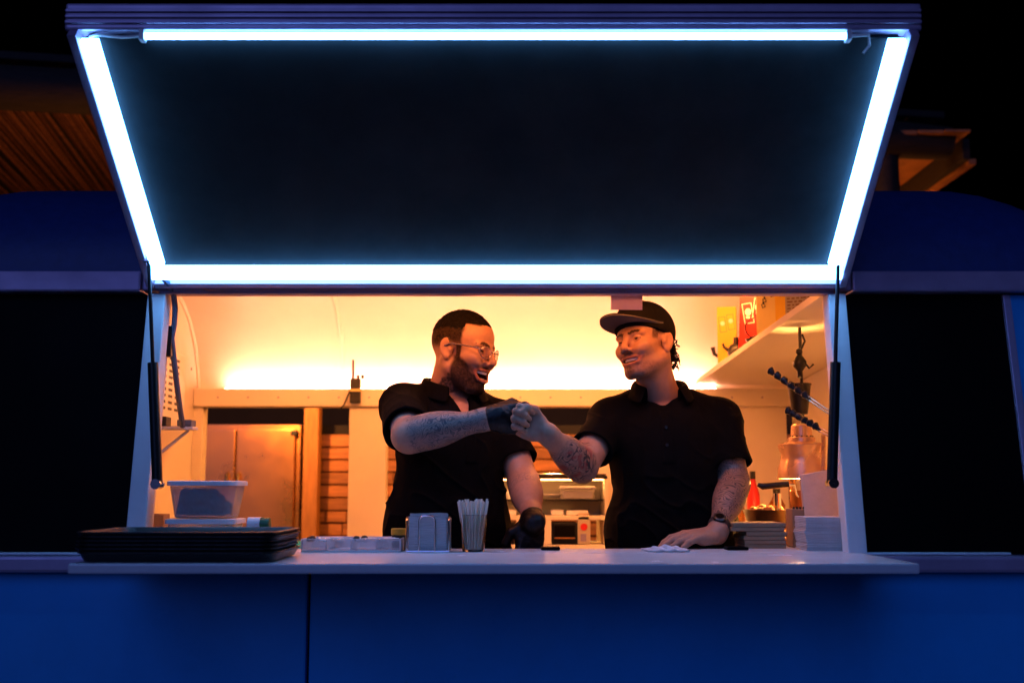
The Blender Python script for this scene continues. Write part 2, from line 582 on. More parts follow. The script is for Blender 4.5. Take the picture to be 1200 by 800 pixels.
# flat LED strip on the inner face of the header, facing the room
ya, za_, yc_, zc2 = yb + 0.1005, ZB0 + 0.006, yb + 0.146, ZB1 - 0.004
MB().hexa([(XL + 0.05, ya, za_), (XR - 0.05, ya, za_), (XR - 0.05, yc_, zc2 - 0.002), (XL + 0.05, yc_, zc2 - 0.002)],
          [(XL + 0.05, ya, zc2), (XR - 0.05, ya, zc2), (XR - 0.05, yc_, zc2), (XL + 0.05, yc_, zc2)]).obj('header_led_housing', M_WHITE, hd)
MB().add([(XL + 0.06, ya + 0.004, za_ + 0.004), (XR - 0.06, ya + 0.004, za_ + 0.004), (XR - 0.06, yc_ + 0.001, zc2 - 0.006), (XL + 0.06, yc_ + 0.001, zc2 - 0.006)], [(0, 1, 2, 3)]).obj('header_led', M_HEADLED, hd)

# counter board and inner counter
bd = bx((XL + 0.002, 2.590, ZT - 0.024), (XR + 0.001, Y0 - 0.002, ZT), 'counter_board', M_TOP, tr, bev=0.005)
bx((IL + 0.01, Y0 + 0.002, ZT - 0.0055), (IR - 0.01, 3.20, ZT + 0.0005), 'inner_counter', M_TOP, tr, bev=0.002)
bx((0.66, 3.202, ZT - 0.03), (IR - 0.005, 4.6, ZT - 0.002), 'side_counter', M_TOP, tr, bev=0.003)
bx((0.84, 3.30, FLOOR), (IR - 0.01, 4.58, ZT - 0.032), 'side_cupboard', M_CREAM, tr)

# ------------------------------------------------------------------ the raised hatch
HY, HZ = 3.085, 2.162           # hinge
OY, OZ = 2.462, 2.640           # outer edge
hl = math.hypot(HY - OY, OZ - HZ)
hv = Vector((0, (OY - HY) / hl, (OZ - HZ) / hl))      # along the panel, outwards
hn = Vector((0, -hv.z, hv.y))                          # normal
if hn.z > 0:
    hn = -hn                                           # points down, to the underside
H0 = Vector((0, HY, HZ))


def hp(x, s, t):
    """x across, s along from the hinge, t proud of the underside"""
    p = H0 + hv * s + hn * t
    return Vector((x, p.y, p.z))


def hbox(x0, x1, s0, s1, t0, t1):
    return MB().hexa([hp(x0, s0, t0), hp(x1, s0, t0), hp(x1, s1, t0), hp(x0, s1, t0)], [hp(x0, s0, t1), hp(x1, s0, t1), hp(x1, s1, t1), hp(x0, s1, t1)])


hatch = hbox(XL + 0.03, XR - 0.03, 0.01, hl - 0.01, -0.03, 0.0).obj('hatch', M_PANEL, tr, bev=0.003)
bwid = 0.040
HX0, HX1 = XL + 0.006, XR - 0.006


def half_strip(p0, p1, across, wd, ht, name):
    """rounded diffuser strip from p0 to p1"""
    sec_ = [(-.5, 0), (-.5, .45), (-.38, .8), (-.2, 1.0), (.2, 1.0), (.38, .8), (.5, .45), (.5, 0)]
    ring = [[Vector(q) + across * (u * wd) + hn * (h * ht) for u, h in sec_] for q in (p0, p1)]
    n = len(sec_)
    fs = [(k, (k + 1) % n, n + (k + 1) % n, n + k) for k in range(n)] + [tuple(range(n)), tuple(n + k for k in reversed(range(n)))]
    return MB().add(ring[0] + ring[1], fs).obj(name, M_LED, hatch)


X1 = Vector((1, 0, 0))
half_strip(hp(HX0 + 0.012, 0.045, 0.001), hp(HX1 - 0.012, 0.045, 0.001), hv, bwid * 0.95, 0.030, 'led_strip')
half_strip(hp(HX0 + 0.012 + bwid / 2, 0.075, 0.001), hp(HX0 + 0.012 + bwid / 2, hl - 0.012, 0.001), X1, bwid, 0.030, 'led_strip')
half_strip(hp(HX1 - 0.012 - bwid / 2, 0.075, 0.001), hp(HX1 - 0.012 - bwid / 2, hl - 0.012, 0.001), X1, bwid, 0.030, 'led_strip')
# aluminium edge rails
hbox(HX0 - 0.012, HX0 + 0.010, 0.0, hl + 0.01, -0.034, 0.026).obj('edge_rail', M_ALU, hatch, bev=0.003)
hbox(HX1 - 0.010, HX1 + 0.012, 0.0, hl + 0.01, -0.034, 0.026).obj('edge_rail', M_ALU, hatch, bev=0.003)
hbox(HX0 + 0.011, HX1 - 0.011, -0.004, 0.015, -0.034, 0.024).obj('hinge_rail', M_ALU, hatch, bev=0.003)
# outer cap: a moulded bar facing the street
e = hp(0, hl, 0)
cap = bx((HX0 - 0.022, e.y - 0.012, e.z + 0.004), (HX1 + 0.022, e.y + 0.03, e.z + 0.070), 'cap_bar', M_ALU, hatch, bev=0.006)
for dz in (0.018, 0.032, 0.046):
    bx((HX0 - 0.020, e.y - 0.018, e.z + dz), (HX1 + 0.020, e.y - 0.0125, e.z + dz + 0.008), 'moulding', M_ALU, hatch, bev=0.002)
# slim tube lamp under the cap, with its clips and a loose lead
tx0, tx1 = W(168, 36, e.y).x, W(993, 36, e.y).x
MB().tube([(tx0, e.y - 0.004, e.z - 0.008), (tx1, e.y - 0.004, e.z - 0.008)], 0.0078, 10).obj('led_tube', M_LED, hatch, smooth=True)
for X in (tx0, tx1):
    bx((X - 0.006, e.y - 0.014, e.z - 0.02), (X + 0.006, e.y + 0.010, e.z + 0.006), 'tube_clip', M_WHITE, hatch, bev=0.002)
q = hp(HX1 - 0.10, hl - 0.02, 0.01)
MB().tube([(tx1, e.y, e.z - 0.006), (q.x, e.y, e.z - 0.004), (q.x, e.y, e.z - 0.03), (q.x - 0.012, e.y + 0.01, e.z - 0.045)], 0.0035, 6).obj('lead', M_WHITE, hatch, smooth=True)
q = hp(HX0 + 0.05, hl - 0.02, 0.01)
MB().tube([(tx0, e.y, e.z - 0.006), (q.x + 0.06, e.y, e.z - 0.009), (q.x, e.y, e.z - 0.003), (q.x - 0.02, e.y + 0.01, e.z - 0.004)], 0.0035, 6).obj('lead', M_WHITE, hatch, smooth=True)

# gas struts
for px0, py0, px1, py1 in ((174.5, 298, 184.5, 567), (982, 292, 975, 566)):
    A = hp(0, 0.10, 0.012)
    A.x = W(px0, py0, A.y).x
    zb_ = W(px1, py1, 2.99).z
    B = Vector((W(px1, py1, yf(zb_) - 0.03).x, yf(zb_) - 0.03, zb_))
    Mid = A + (B - A) * 0.47
    st = MB().tube([Mid, B], 0.0145, 12).obj('gas_strut', M_BLACKM, tr, smooth=True)
    MB().tube([A, Mid + (B - A).normalized() * 0.03], 0.0055, 8).obj('rod', M_BLACKM, st, smooth=True)
    bx((A.x - 0.012, A.y - 0.012, A.z - 0.014), (A.x + 0.012, A.y + 0.012, A.z + 0.014), 'pivot', M_CHROME, st, bev=0.004)
    MB().lathe([(0.001, -0.02), (0.014, -0.02), (0.014, 0.02), (0.001, 0.02)], B, 10, 'Y').obj('pivot', M_CHROME, st)

# shelf along the right end wall, boxes on it
sA, sB = W(815, 451, YB - 0.06), W(962, 347, 3.28)
th = 0.024
far_r = Vector((IR - 0.003, sA.y, sA.z))
near_r = Vector((IR - 0.003, sB.y, sB.z))
up = Vector((0, 0, th))
sh = MB().hexa([sB, near_r, far_r, sA], [sB + up, near_r + up, far_r + up, sA + up]).obj('shelf', M_CREAM, tr, bev=0.003)


def on_shelf(t, inset=0.05):
    p = sA.lerp(sB, t) + up
    p.x += inset
    return p


# ------------------------------------------------------------------ the wooden shelter behind the trailer
shl = thing('wooden_shelter', 'timber shelter with reed roof and plank wall behind the trailer', 'shelter', (0, 8.0, 0))
rot = Matrix.Rotation(math.radians(10), 4, 'Z')
c0 = W(600, 128, 6.75)


def R(x, y, z):
    v = rot @ Vector((x, y, z))
    return Vector((v.x + c0.x, v.y + c0.y, v.z))


ZR = 3.93


def rbox(lo, hi, name, m, bev=0.006):
    x0, y0, z0 = lo
    x1, y1, z1 = hi
    mb = MB().hexa([R(x0, y0, z0), R(x1, y0, z0), R(x1, y1, z0), R(x0, y1, z0)], [R(x0, y0, z1), R(x1, y0, z1), R(x1, y1, z1), R(x0, y1, z1)])
    return mb.obj(name, m, shl, bev=bev)


xr = 3.02
# round front log, ragged at the end
MB().tube([R(-6.0, 0, ZR - 0.02), R(-2, 0.01, ZR), R(1.5, 0, ZR - 0.02), R(xr - 0.4, 0.01, ZR), R(xr + 0.02, 0, ZR - 0.01)], [0.13, 0.135, 0.13, 0.13, 0.115], 14).obj('front_log', M_DARKWOOD, shl, smooth=True)
# reed mat: thousands of canes laid side by side
mb = MB()
x = -6.0
k = 0
while x < 1.55:
    r = random.uniform(0.010, 0.017)
    z = ZR + 0.16 + random.uniform(-0.03, 0.02)
    pts = [R(x + random.uniform(-.01, .01), 0.10 + random.uniform(-.03, .05), z), R(x + random.uniform(-.03, .03), 2.2, z + random.uniform(-.02, .02)), R(x + random.uniform(-.05, .05), 4.6, z + 0.0)]
    mb.tube(pts, r, 5, cap=False)
    x += r * random.uniform(1.9, 2.5)
rm = mb.obj('reed_mat', M_REED, shl, smooth=True)
tag(rm, kind='stuff')
for i, yy in enumerate((4.3,)):
    rbox((-6.0, yy, ZR + 0.06), (2.75, yy + 0.08, ZR + 0.145), 'purlin', M_DARKWOOD)
# boarded right bay and the rake board
for i in range(9):
    x0 = 1.50 + i * 0.176
    bx((x0, 7.05 + random.uniform(0, .05), 3.925 + random.uniform(0, .012)), (x0 + 0.170, 9.9, 3.955), 'roof_plank', M_WOOD, shl, bev=0.004)
bx((3.09, 7.25, 3.80), (3.14, 9.9, 3.945), 'rake_board', M_DARKWOOD, shl)
bx((3.145, 7.30, 3.78), (3.20, 9.9, 3.82), 'rake_batten', M_WOOD, shl)
rbox((-6.0, 0.05, ZR + 0.19), (xr + 0.05, 4.7, ZR + 0.24), 'roof_cover', M_DARKWOOD)
for X in (-5.4, 2.6):
    MB().tube([R(X, 0.05, 0), R(X, 0.05, ZR)], 0.09, 10).obj('corner_post', M_DARKWOOD, shl, smooth=True)

# post and plank wall seen through the back openings
YP = 7.3
pa, pb = W(354.5, 560, 7.15), W(372, 560, 7.15)
bx((pa.x, 7.15, 0), (pb.x, 7.27, 2.75), 'post', M_POST, shl, bev=0.006)
zs_ = [W(390, y, YP).z for y in (508.5, 524, 538.5, 553, 568, 583, 598.5, 612.5, 628, 645)]
xs0, xs1 = W(371, 560, YP).x, 1.9
while zs_[-1] > 0.1:
    zs_.append(zs_[-1] - 0.088)
proto = {}
for i in range(len(zs_) - 1):
    x = xs0 - random.uniform(0, .25)
    while x < xs1:
        ln = random.choice((0.14, 0.2, 0.33, 0.45, 0.6))
        d = random.uniform(-.010, .010)
        zz0, zz1 = zs_[i + 1], zs_[i]
        if x + ln > xs0 + 0.01:
            bx((max(x, xs0) + 0.002, YP + d, zz0 + 0.005), (x + ln - 0.003, YP + 0.05 + d, zz1 - 0.003), 'plank', M_WOOD, shl, bev=0.004, segs=1)
        x += ln
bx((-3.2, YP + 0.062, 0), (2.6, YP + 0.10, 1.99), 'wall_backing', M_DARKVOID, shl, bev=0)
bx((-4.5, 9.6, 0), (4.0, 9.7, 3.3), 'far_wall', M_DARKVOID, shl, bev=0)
# a hanging bulb under the shelter roof
for i, (bxp, byp, bzp) in enumerate(((-1.55, 6.35, 2.25), (0.25, 6.45, 2.55), (2.6, 8.5, 3.0), (-2.6, 8.6, 3.0))):
    lt = thing('hanging_bulb', ('warm hanging bulb in front of the steel fridge', 'warm hanging bulb in front of the plank wall', 'warm hanging bulb under the boarded roof end', 'warm hanging bulb under the reed roof')[i], 'light bulb', (bxp, byp, bzp), 'bulbs hung under the shelter')
    MB().tube([(bxp, byp, bzp + 0.09), (bxp, byp, ZR + 0.10)], 0.005, 6).obj('cord', M_BLACKM, lt)
    MB().lathe([(0.001, -0.035), (0.02, -0.03), (0.032, -0.008), (0.03, 0.012), (0.016, 0.04), (0.014, 0.055)], (bxp, byp, bzp), 14).obj('bulb', (M_SHELTERBULB, M_SHELTERBULB, M_ROOFBULB, M_DIMBULB)[i], lt, smooth=True)
    MB().lathe([(0.001, 0.10), (0.017, 0.098), (0.018, 0.052), (0.012, 0.05)], (bxp, byp, bzp), 12).obj('socket', M_BLACKM, lt, smooth=True)

# ------------------------------------------------------------------ steel fridge
YF = 7.2
fa, fb = W(205, 497, YF), W(352, 497, YF)
fr = thing('steel_fridge', 'tall two door stainless steel fridge beside the wooden post', 'fridge', ((fa.x + fb.x) / 2, YF + 0.3, 0))
ztop = fa.z
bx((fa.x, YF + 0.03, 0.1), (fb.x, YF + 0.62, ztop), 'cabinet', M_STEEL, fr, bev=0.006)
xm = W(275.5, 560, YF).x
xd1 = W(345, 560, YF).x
bx((fa.x + 0.02, YF + 0.018, 0.2), (xd1 - 0.02, YF + 0.0295, ztop - 0.06), 'dark_gap_sheet', M_BLACKM, fr, bev=0)  # black sheet added behind the doors to darken the gap between them
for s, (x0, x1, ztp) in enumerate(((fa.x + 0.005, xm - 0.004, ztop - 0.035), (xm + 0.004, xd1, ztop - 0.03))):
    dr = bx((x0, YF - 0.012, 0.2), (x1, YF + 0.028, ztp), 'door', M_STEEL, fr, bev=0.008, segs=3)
    hx = x1 - 0.04 if s == 0 else x0 + 0.025
    zc = W(270, 566, YF).z
    MB().tube([(hx, YF - 0.014, zc + 0.07), (hx, YF - 0.045, zc + 0.055), (hx, YF - 0.045, zc - 0.055), (hx, YF - 0.014, zc - 0.07)], 0.010, 8).obj('handle', M_CHROME, dr, smooth=True)
bx((xd1 - 0.03, YF - 0.02, ztop - 0.075), (xd1 + 0.012, YF + 0.03, ztop - 0.04), 'hinge', M_BLACKM, fr)
for X in (fa.x + .05, fb.x - .05):
    MB().lathe([(0.02, 0.0), (0.02, 0.1)], (X, YF + 0.1, 0), 8).obj('leg', M_BLACKM, fr)

# ------------------------------------------------------------------ back counter and the shelf unit between the men
YC = 4.92
cab = thing('shelf_unit', 'cream shelf unit with glass shelf against the back opening', 'shelves', (W(640, 640, YC).x, YC + 0.17, FLOOR))


def cbox(x0, x1, y0, y1, nm, m, dep=0.30, par=None, bev=0.003, yy=YC):
    a = W(x0, y1, yy)
    b = W(x1, y0, yy)
    return bx((a.x, yy, a.z), (b.x, yy + dep, b.z), nm, m, par or cab, bev)


cbox(575, 712, 557, 561, 'top_board', M_BLACKM)
cbox(580, 707, 561.3, 562.3, 'display_light', emit('display_led', (1.0, 0.36, 0.09), 34.0), dep=0.02, yy=YC + 0.03, bev=0)
cbox(576, 711, 554.6, 556.8, 'top_pane', M_CHROME, dep=0.28)
cbox(577, 710, 584.5, 586.5, 'glass_shelf', M_GLASS, dep=0.28)
cbox(575, 712, 604, 609, 'shelf_board', M_CREAM)
zc = W(640, 638, YC).z
a_, b_ = W(575, 638, YC), W(712, 638, YC)
bx((a_.x, YC, zc - 0.03), (b_.x, YC + 0.32, zc), 'base_board', M_CREAM, cab)
bx((a_.x + 0.02, YC + 0.02, FLOOR), (b_.x - 0.02, YC + 0.32, zc - 0.031), 'base_cupboard', M_CREAM, cab)
for x0, x1 in ((575, 579), (605, 646), (708, 712)):
    cbox(x0, x1, 609.3, 637.7, 'upright', M_CREAM)
for x0, x1 in ((575, 578), (709, 712)):
    cbox(x0, x1, 561.3, 603.7, 'upright', M_CREAM)
cbox(578, 709, 561.3, 603.7, 'back_panel', M_CREAM, dep=0.02, yy=YC + 0.28)


ov = thing('oven', 'small black oven below the cream shelf between the men', 'oven', tuple(W(662, 638, YC + 0.1)))
cbox(647.5, 677, 612, 637.6, 'oven_body', M_BLACKM, dep=0.22, par=ov)
cbox(650, 674, 615, 628, 'oven_door', M_GLASSDARK, dep=0.008, par=ov, yy=YC - 0.009)
cbox(650, 674, 629.5, 631, 'handle', M_STEEL, dep=0.012, par=ov, yy=YC - 0.014)
o2 = thing('oven', 'small black oven beside the gloved hand, below the cream shelf', 'oven', tuple(W(592, 638, YC + 0.1)))
cbox(581, 603.5, 612, 637.6, 'oven_body', M_BLACKM, dep=0.22, par=o2)
cbox(583, 601, 615, 628, 'oven_door', M_GLASSDARK, dep=0.008, par=o2, yy=YC - 0.009)
cbox(583, 601, 629.5, 631, 'handle', M_STEEL, dep=0.012, par=o2, yy=YC - 0.014)
fb_ = thing('food_box', 'clear lidded food box of pale blue plastic on the glass shelf', 'food box', tuple(W(678, 584, YC + 0.1)))
cbox(657, 697, 572, 584.3, 'box_body', M_CLEAR, dep=0.16, par=fb_, yy=YC + 0.02)
cbox(656, 698, 569.5, 572, 'box_lid', M_PLASTIC, dep=0.17, par=fb_, yy=YC + 0.015)
cbox(660, 694, 575, 583.5, 'contents', mat('blue_pack', (0.22, 0.24, 0.42), 0.6), dep=0.12, par=fb_, yy=YC + 0.04)
pl = MB().lathe([(0.001, 0.0), (0.05, 0.002), (0.085, 0.018), (0.086, 0.022), (0.05, 0.007), (0.001, 0.005)], W(640, 584, YC + 0.11), 20).obj('plate', M_PLASTIC, smooth=True)
tag(pl, 'shallow white plate on the glass shelf', 'plate')
for x0, x1, lb in ((646, 661, 'small white carton on the cream shelf above the oven'), (592, 605, 'small white carton on the cream shelf beside the bare forearm'), (664, 690, 'low crumpled white packet on the cream shelf')):
    a, b = W(x0, 604, YC), W(x1, 597 if x1 < 690 else 599, YC)
    mb = MB().box((a.x, YC + 0.03, a.z), (b.x, YC + 0.12, b.z + (0 if x1 < 690 else random.uniform(0, .01))))
    o = mb.obj('carton' if x1 < 690 else 'packet', M_PLASTIC, None, bev=0.006)
    tag(o, lb, 'carton' if x1 < 690 else 'packet')
# tall drinks carton with a red cup printed on it
ca, cb_ = W(679, 639, 4.80), W(694, 605, 4.80)
zb_s = zc - 0.0
M_CARTON = mat('carton_board', (0.45, 0.38, 0.32), 0.6)
car = thing('drink_carton', 'tall white drinks carton with a red cup printed on it', 'carton', ((ca.x + cb_.x) / 2, YC + 0.04, zc))
ca.z = zc
bx((ca.x, YC + 0.0, ca.z), (cb_.x, YC + 0.07, cb_.z), 'carton_body', M_CARTON, car, bev=0.004)
mx = (ca.x + cb_.x) / 2
hh = cb_.z - ca.z
MB().box((ca.x + 0.004, YC + 0.015, cb_.z), (cb_.x - 0.004, YC + 0.055, cb_.z + 0.012)).obj('gable', M_CARTON, car, bev=0.003)
MB().lathe([(0.001, -0.002), (0.016, -0.002), (0.016, 0.0)], (mx, YC - 0.0005, ca.z + hh * 0.62), 16, 'Y').obj('printed_cup', M_RED, car)
bx((mx - 0.016, YC - 0.002, ca.z + hh * 0.12), (mx + 0.010, YC - 0.0005, ca.z + hh * 0.38), 'printed_panel', mat('print_violet', (0.25, 0.2, 0.4), 0.6), car, bev=0)

# small cups on the glass shelf
for k, px in enumerate((588, 597, 612)):
    c = W(px, 584.3, YC + 0.12)
    o = MB().lathe([(0.001, 0), (0.014, 0), (0.019, 0.045), (0.0175, 0.045), (0.013, 0.003), (0.001, 0.003)], c, 16).obj('paper_cup', M_KRAFT if k != 1 else M_PLASTIC, smooth=True)
    tag(o, ('brown paper cup at the end of the glass shelf', 'white paper cup between two brown cups on the glass shelf', 'brown paper cup beside the white plate on the glass shelf')[k], 'cup')
# ------------------------------------------------------------------ things on the counter
def rrect(x0, x1, y0, y1, r, n=5):
    pts = []
    for cx, cy, a0 in ((x1 - r, y1 - r, 0), (x0 + r, y1 - r, 90), (x0 + r, y0 + r, 180), (x1 - r, y0 + r, 270)):
        for i in range(n + 1):
            a = math.radians(a0 + 90 * i / n)
            pts.append((cx + r * math.cos(a), cy + r * math.sin(a)))
    return pts


# stack of black trays
tL, tR = W(84, 640, 2.61).x, W(353, 625, 2.91).x
ty0, ty1 = 2.605, 2.93
NT = 6
for i in range(NT):
    z = ZT + 0.001 + i * 0.0093
    j = random.uniform(-.003, .003)
    j2 = random.uniform(-.003, .003)
    ins = [(0.020, 0.0), (0.014, 0.002), (0.006, 0.016), (0.004, 0.0195), (0.0, 0.0205), (0.0, 0.0235), (0.005, 0.0245), (0.009, 0.021), (0.018, 0.005), (0.024, 0.003)]
    rings = []
    for d, h in ins:
        rings.append([(x + j, y + j2, z + h) for x, y in rrect(tL + d, tR - d, ty0 + d, ty1 - d, 0.042 - d * 0.5)])
    n = len(rings[0])
    vs = [p for r_ in rings for p in r_]
    fs = [(a * n + k, a * n + (k + 1) % n, (a + 1) * n + (k + 1) % n, (a + 1) * n + k) for a in range(len(rings) - 1) for k in range(n)]
    fs += [tuple(reversed(range(n))), tuple((len(rings) - 1) * n + k for k in range(n))]
    o = MB().add(vs, fs).obj('serving_tray', M_TRAY, smooth=True)
    if i == NT - 1:
        lb = 'empty black plastic serving tray on top of the stack'
    elif i == 0:
        lb = 'black plastic serving tray at the bottom of the stack, on the counter'
    else:
        lb = 'black plastic serving tray, %s down from the top of the stack' % ('', 'second', 'third', 'fourth', 'fifth')[NT - 1 - i]
    tag(o, lb, 'tray', 'black trays stacked on the counter')


# two plastic tubs
def tub(x0, x1, y0, y1, z0, h, nm, label, contents):
    t = thing(nm, label, 'tub', ((x0 + x1) / 2, (y0 + y1) / 2, z0), 'lidded tubs')
    rings = []
    prof = [(0.016, 0.0), (0.012, 0.004), (0.0, h - 0.018), (0.0, h - 0.014), (0.003, h - 0.014), (0.0145, 0.006)]
    for d, z in prof:
        rings.append([(x, y, z0 + z) for x, y in rrect(x0 + d, x1 - d, y0 + d, y1 - d, 0.025)])
    n = len(rings[0])
    fs = [(a * n + k, a * n + (k + 1) % n, (a + 1) * n + (k + 1) % n, (a + 1) * n + k) for a in range(len(rings) - 1) for k in range(n)]
    fs += [tuple(reversed(range(n))), tuple((len(rings) - 1) * n + k for k in range(n))]
    MB().add([p for r_ in rings for p in r_], fs).obj('tub_body', M_CLEAR, t, smooth=True)
    rings = []
    for d, z in [(0.001, h - 0.0135), (-0.007, h - 0.0135), (-0.007, h - 0.002), (-0.003, h), (0.010, h), (0.014, h - 0.005)]:
        rings.append([(x, y, z0 + z) for x, y in rrect(x0 + d, x1 - d, y0 + d, y1 - d, 0.026)])
    fs = [(a * n + k, a * n + (k + 1) % n, (a + 1) * n + (k + 1) % n, (a + 1) * n + k) for a in range(len(rings) - 1) for k in range(n)]
    fs += [tuple(reversed(range(n))), tuple((len(rings) - 1) * n + k for k in range(n))]
    MB().add([p for r_ in rings for p in r_], fs).obj('lid', M_PLASTIC, t, smooth=True)
    if contents:
        nx, ny = 26, 12

        def fn(i, j):
            u = i / (nx - 1)
            v = j / (ny - 1)
            zz = z0 + 0.012 + (h - 0.032) * (0.92 - 0.75 * max(0, u - 0.62) / 0.38) * (1 if 0 < i < nx - 1 and 0 < j < ny - 1 else 0.0) + random.uniform(-.006, .006) * (1 if 0 < i < nx - 1 and 0 < j < ny - 1 else 0)
            return (x0 + 0.020 + (x1 - x0 - 0.040) * u, y0 + 0.020 + (y1 - y0 - 0.040) * v, zz)
        MB().grid(fn, nx, ny).obj('contents', M_GROUNDCOFFEE, t)
    return t


ua, ub = W(195, 607, 3.03), W(275, 563, 3.03)
tub(ua.x - 0.002, ub.x - 0.002, 3.03, 3.17, ZT + 0.001, ua.z - ZT - 0.003, 'plastic_tub', 'empty lidded plastic tub under the filled tub', False)
tub(ua.x, ub.x, 3.03, 3.17, ua.z, ub.z - ua.z, 'plastic_tub', 'clear plastic tub of dark ground contents standing on another tub', True)
# wood block behind the tubs
o = pxbox(172, 192, 599, 640, 3.22, 0.06, 'wood_block', M_KRAFT)
o.location.z -= 0
tag(o, 'small brown block beside the plastic tubs', 'block')
bx((IL + 0.01, 3.202, ZT - 0.03), (-0.86, 3.32, ZT - 0.002), 'side_counter', M_TOP, tr, bev=0.003)
w0 = W(172, 640, 3.22)
o.location.z += (ZT - 0.002) - w0.z

# roll of green tape
mk = thing('tape_roll', 'green and white roll lying behind the trays', 'roll', tuple(W(305, 640, 3.05)))
zc_ = W(305, 614, 3.05).z
c = W(302, 614, 3.05)
MB().lathe([(0.001, -0.026), (0.020, -0.026), (0.020, 0.008), (0.001, 0.008)], (c.x, c.y, c.z), 18, 'X').obj('white_end', M_PLASTIC, mk, smooth=True)
MB().lathe([(0.001, 0.009), (0.019, 0.009), (0.018, 0.034), (0.001, 0.036)], (c.x, c.y, c.z), 18, 'X').obj('green_end', M_GREEN, mk, smooth=True)
o = MB().box((c.x - 0.05, 3.02, ZT + 0.001), (c.x + 0.06, 3.09, c.z - 0.0195)).obj('small_box', M_PAPER, bev=0.004)
tag(o, 'small pale box carrying the green and white roll', 'box')

# white compartment tray with bits on it
ca, cb_ = W(352, 648, 3.02), W(470, 631, 3.02)
tb = thing('condiment_tray', 'white plastic compartment tray beside the napkin holder', 'condiment tray', ((ca.x + cb_.x) / 2, 3.07, ZT))
zt_ = cb_.z
bx((ca.x, 3.02, ZT + 0.001), (cb_.x, 3.17, ZT + 0.006), 'tray_floor', M_PLASTIC, tb)
for x0, x1, y0, y1 in ((ca.x, cb_.x, 3.02, 3.025), (ca.x, cb_.x, 3.165, 3.17), (ca.x, ca.x + .005, 3.0255, 3.1645), (cb_.x - .005, cb_.x, 3.0255, 3.1645)):
    bx((x0, y0, ZT + 0.0065), (x1, y1, zt_), 'tray_side', M_CLEAR if y0 < 3.023 else M_PLASTIC, tb, bev=0.002)
for k in range(1, 4):
    X = ca.x + (cb_.x - ca.x) * k / 4
    bx((X - .002, 3.0255, ZT + 0.0065), (X + .002, 3.1645, zt_ - 0.003), 'divider', M_PLASTIC, tb, bev=0.001)
names = ('sachet', 'sachet', 'lid', 'clip')
for k in range(14):
    X = ca.x + 0.03 + (cb_.x - ca.x - 0.06) * random.random()
    Y = 3.04 + 0.1 * random.random()
    M = Matrix.Translation((X, Y, zt_ - 0.005)) @ Matrix.Rotation(random.uniform(0, 3), 4, 'Z') @ Matrix.Rotation(random.uniform(-.35, .35), 4, 'X')
    o = MB().box((-0.022, -0.013, -0.003), (0.022, 0.013, 0.004), M).obj('sachet', random.choice((M_PAPER, M_PLASTIC, M_PLASTIC)), bev=0.003)
    tag(o, 'white paper sachet lying in the compartment tray', 'sachet', 'sachets in the compartment tray')
for px, lb in ((362, 'dark crumpled scrap at the end of the compartment tray by the trays'), (423, 'dark knobbly stopper lying on the compartment tray')):
    c = W(px, 631, 3.08)
    mb = MB()
    for q in range(5):
        d = Vector((random.uniform(-.014, .014), random.uniform(-.01, .01), random.uniform(-.003, .004)))
        mb.lathe([(0.0005, -.007), (.007, -.005), (.010, 0), (.006, .006), (.0005, .007)], c + d, 8)
    o = mb.obj('dark_scrap' if px < 400 else 'stopper', M_BLACKM, smooth=True)
    tag(o, lb, 'scrap' if px < 400 else 'stopper')

# jar with yellow lid
ja, jb = W(458, 640, 3.10), W(475, 619, 3.10)
jar = thing('jar', 'dark jar with yellow lid behind the napkin holder', 'jar', ((ja.x + jb.x) / 2, 3.12, ZT))
cx = (ja.x + jb.x) / 2
MB().lathe([(0.001, 0), (0.019, 0), (0.020, 0.004), (0.020, jb.z - ZT - 0.016), (0.001, jb.z - ZT - 0.015)], (cx, 3.12, ZT), 20).obj('jar_body', M_BLACKM, jar, smooth=True)
MB().lathe([(0.021, jb.z - ZT - 0.018), (0.022, jb.z - ZT - 0.016), (0.022, jb.z - ZT - 0.002), (0.020, jb.z - ZT), (0.001, jb.z - ZT)], (cx, 3.12, ZT), 20).obj('jar_lid', mat('yellow_lid', (0.55, 0.30, 0.02), 0.4), jar, smooth=True)

# napkin holder
na, nb = W(475, 648, 3.02), W(528, 604, 3.02)
nh = thing('napkin_holder', 'chrome wire napkin holder filled with grey paper napkins', 'napkin holder', ((na.x + nb.x) / 2, 3.05, ZT))
nx0, nx1, nz1 = na.x + 0.004, nb.x - 0.004, nb.z
wr = 0.0028
for Y in (3.012, 3.092):
    xa, xb = nx0 + (nx1 - nx0) * 0.29, nx0 + (nx1 - nx0) * 0.67
    MB().tube([(xa, Y, ZT + .003), (xa, Y, nz1 - .012), (xa + .004, Y, nz1 - .004), (xa + .012, Y, nz1), (xb - .012, Y, nz1), (xb - .004, Y, nz1 - .004), (xb, Y, nz1 - .012), (xb, Y, ZT + .003)], wr, 8).obj('wire_hoop', M_CHROME, nh, smooth=True)
for X in (nx0, nx1):
    MB().tube([(X, 3.015, ZT + .003), (X, 3.015, nz1 - .012), (X, 3.025, nz1 - .004), (X, 3.079, nz1 - .004), (X, 3.089, nz1 - .012), (X, 3.089, ZT + .003)], wr, 8).obj('wire_side', M_CHROME, nh, smooth=True)
MB().tube([(nx0, 3.012, ZT + .003), (nx1, 3.012, ZT + .003), (nx1, 3.092, ZT + .003), (nx0, 3.092, ZT + .003), (nx0, 3.012, ZT + .003)], wr, 8).obj('wire_base', M_CHROME, nh, smooth=True)
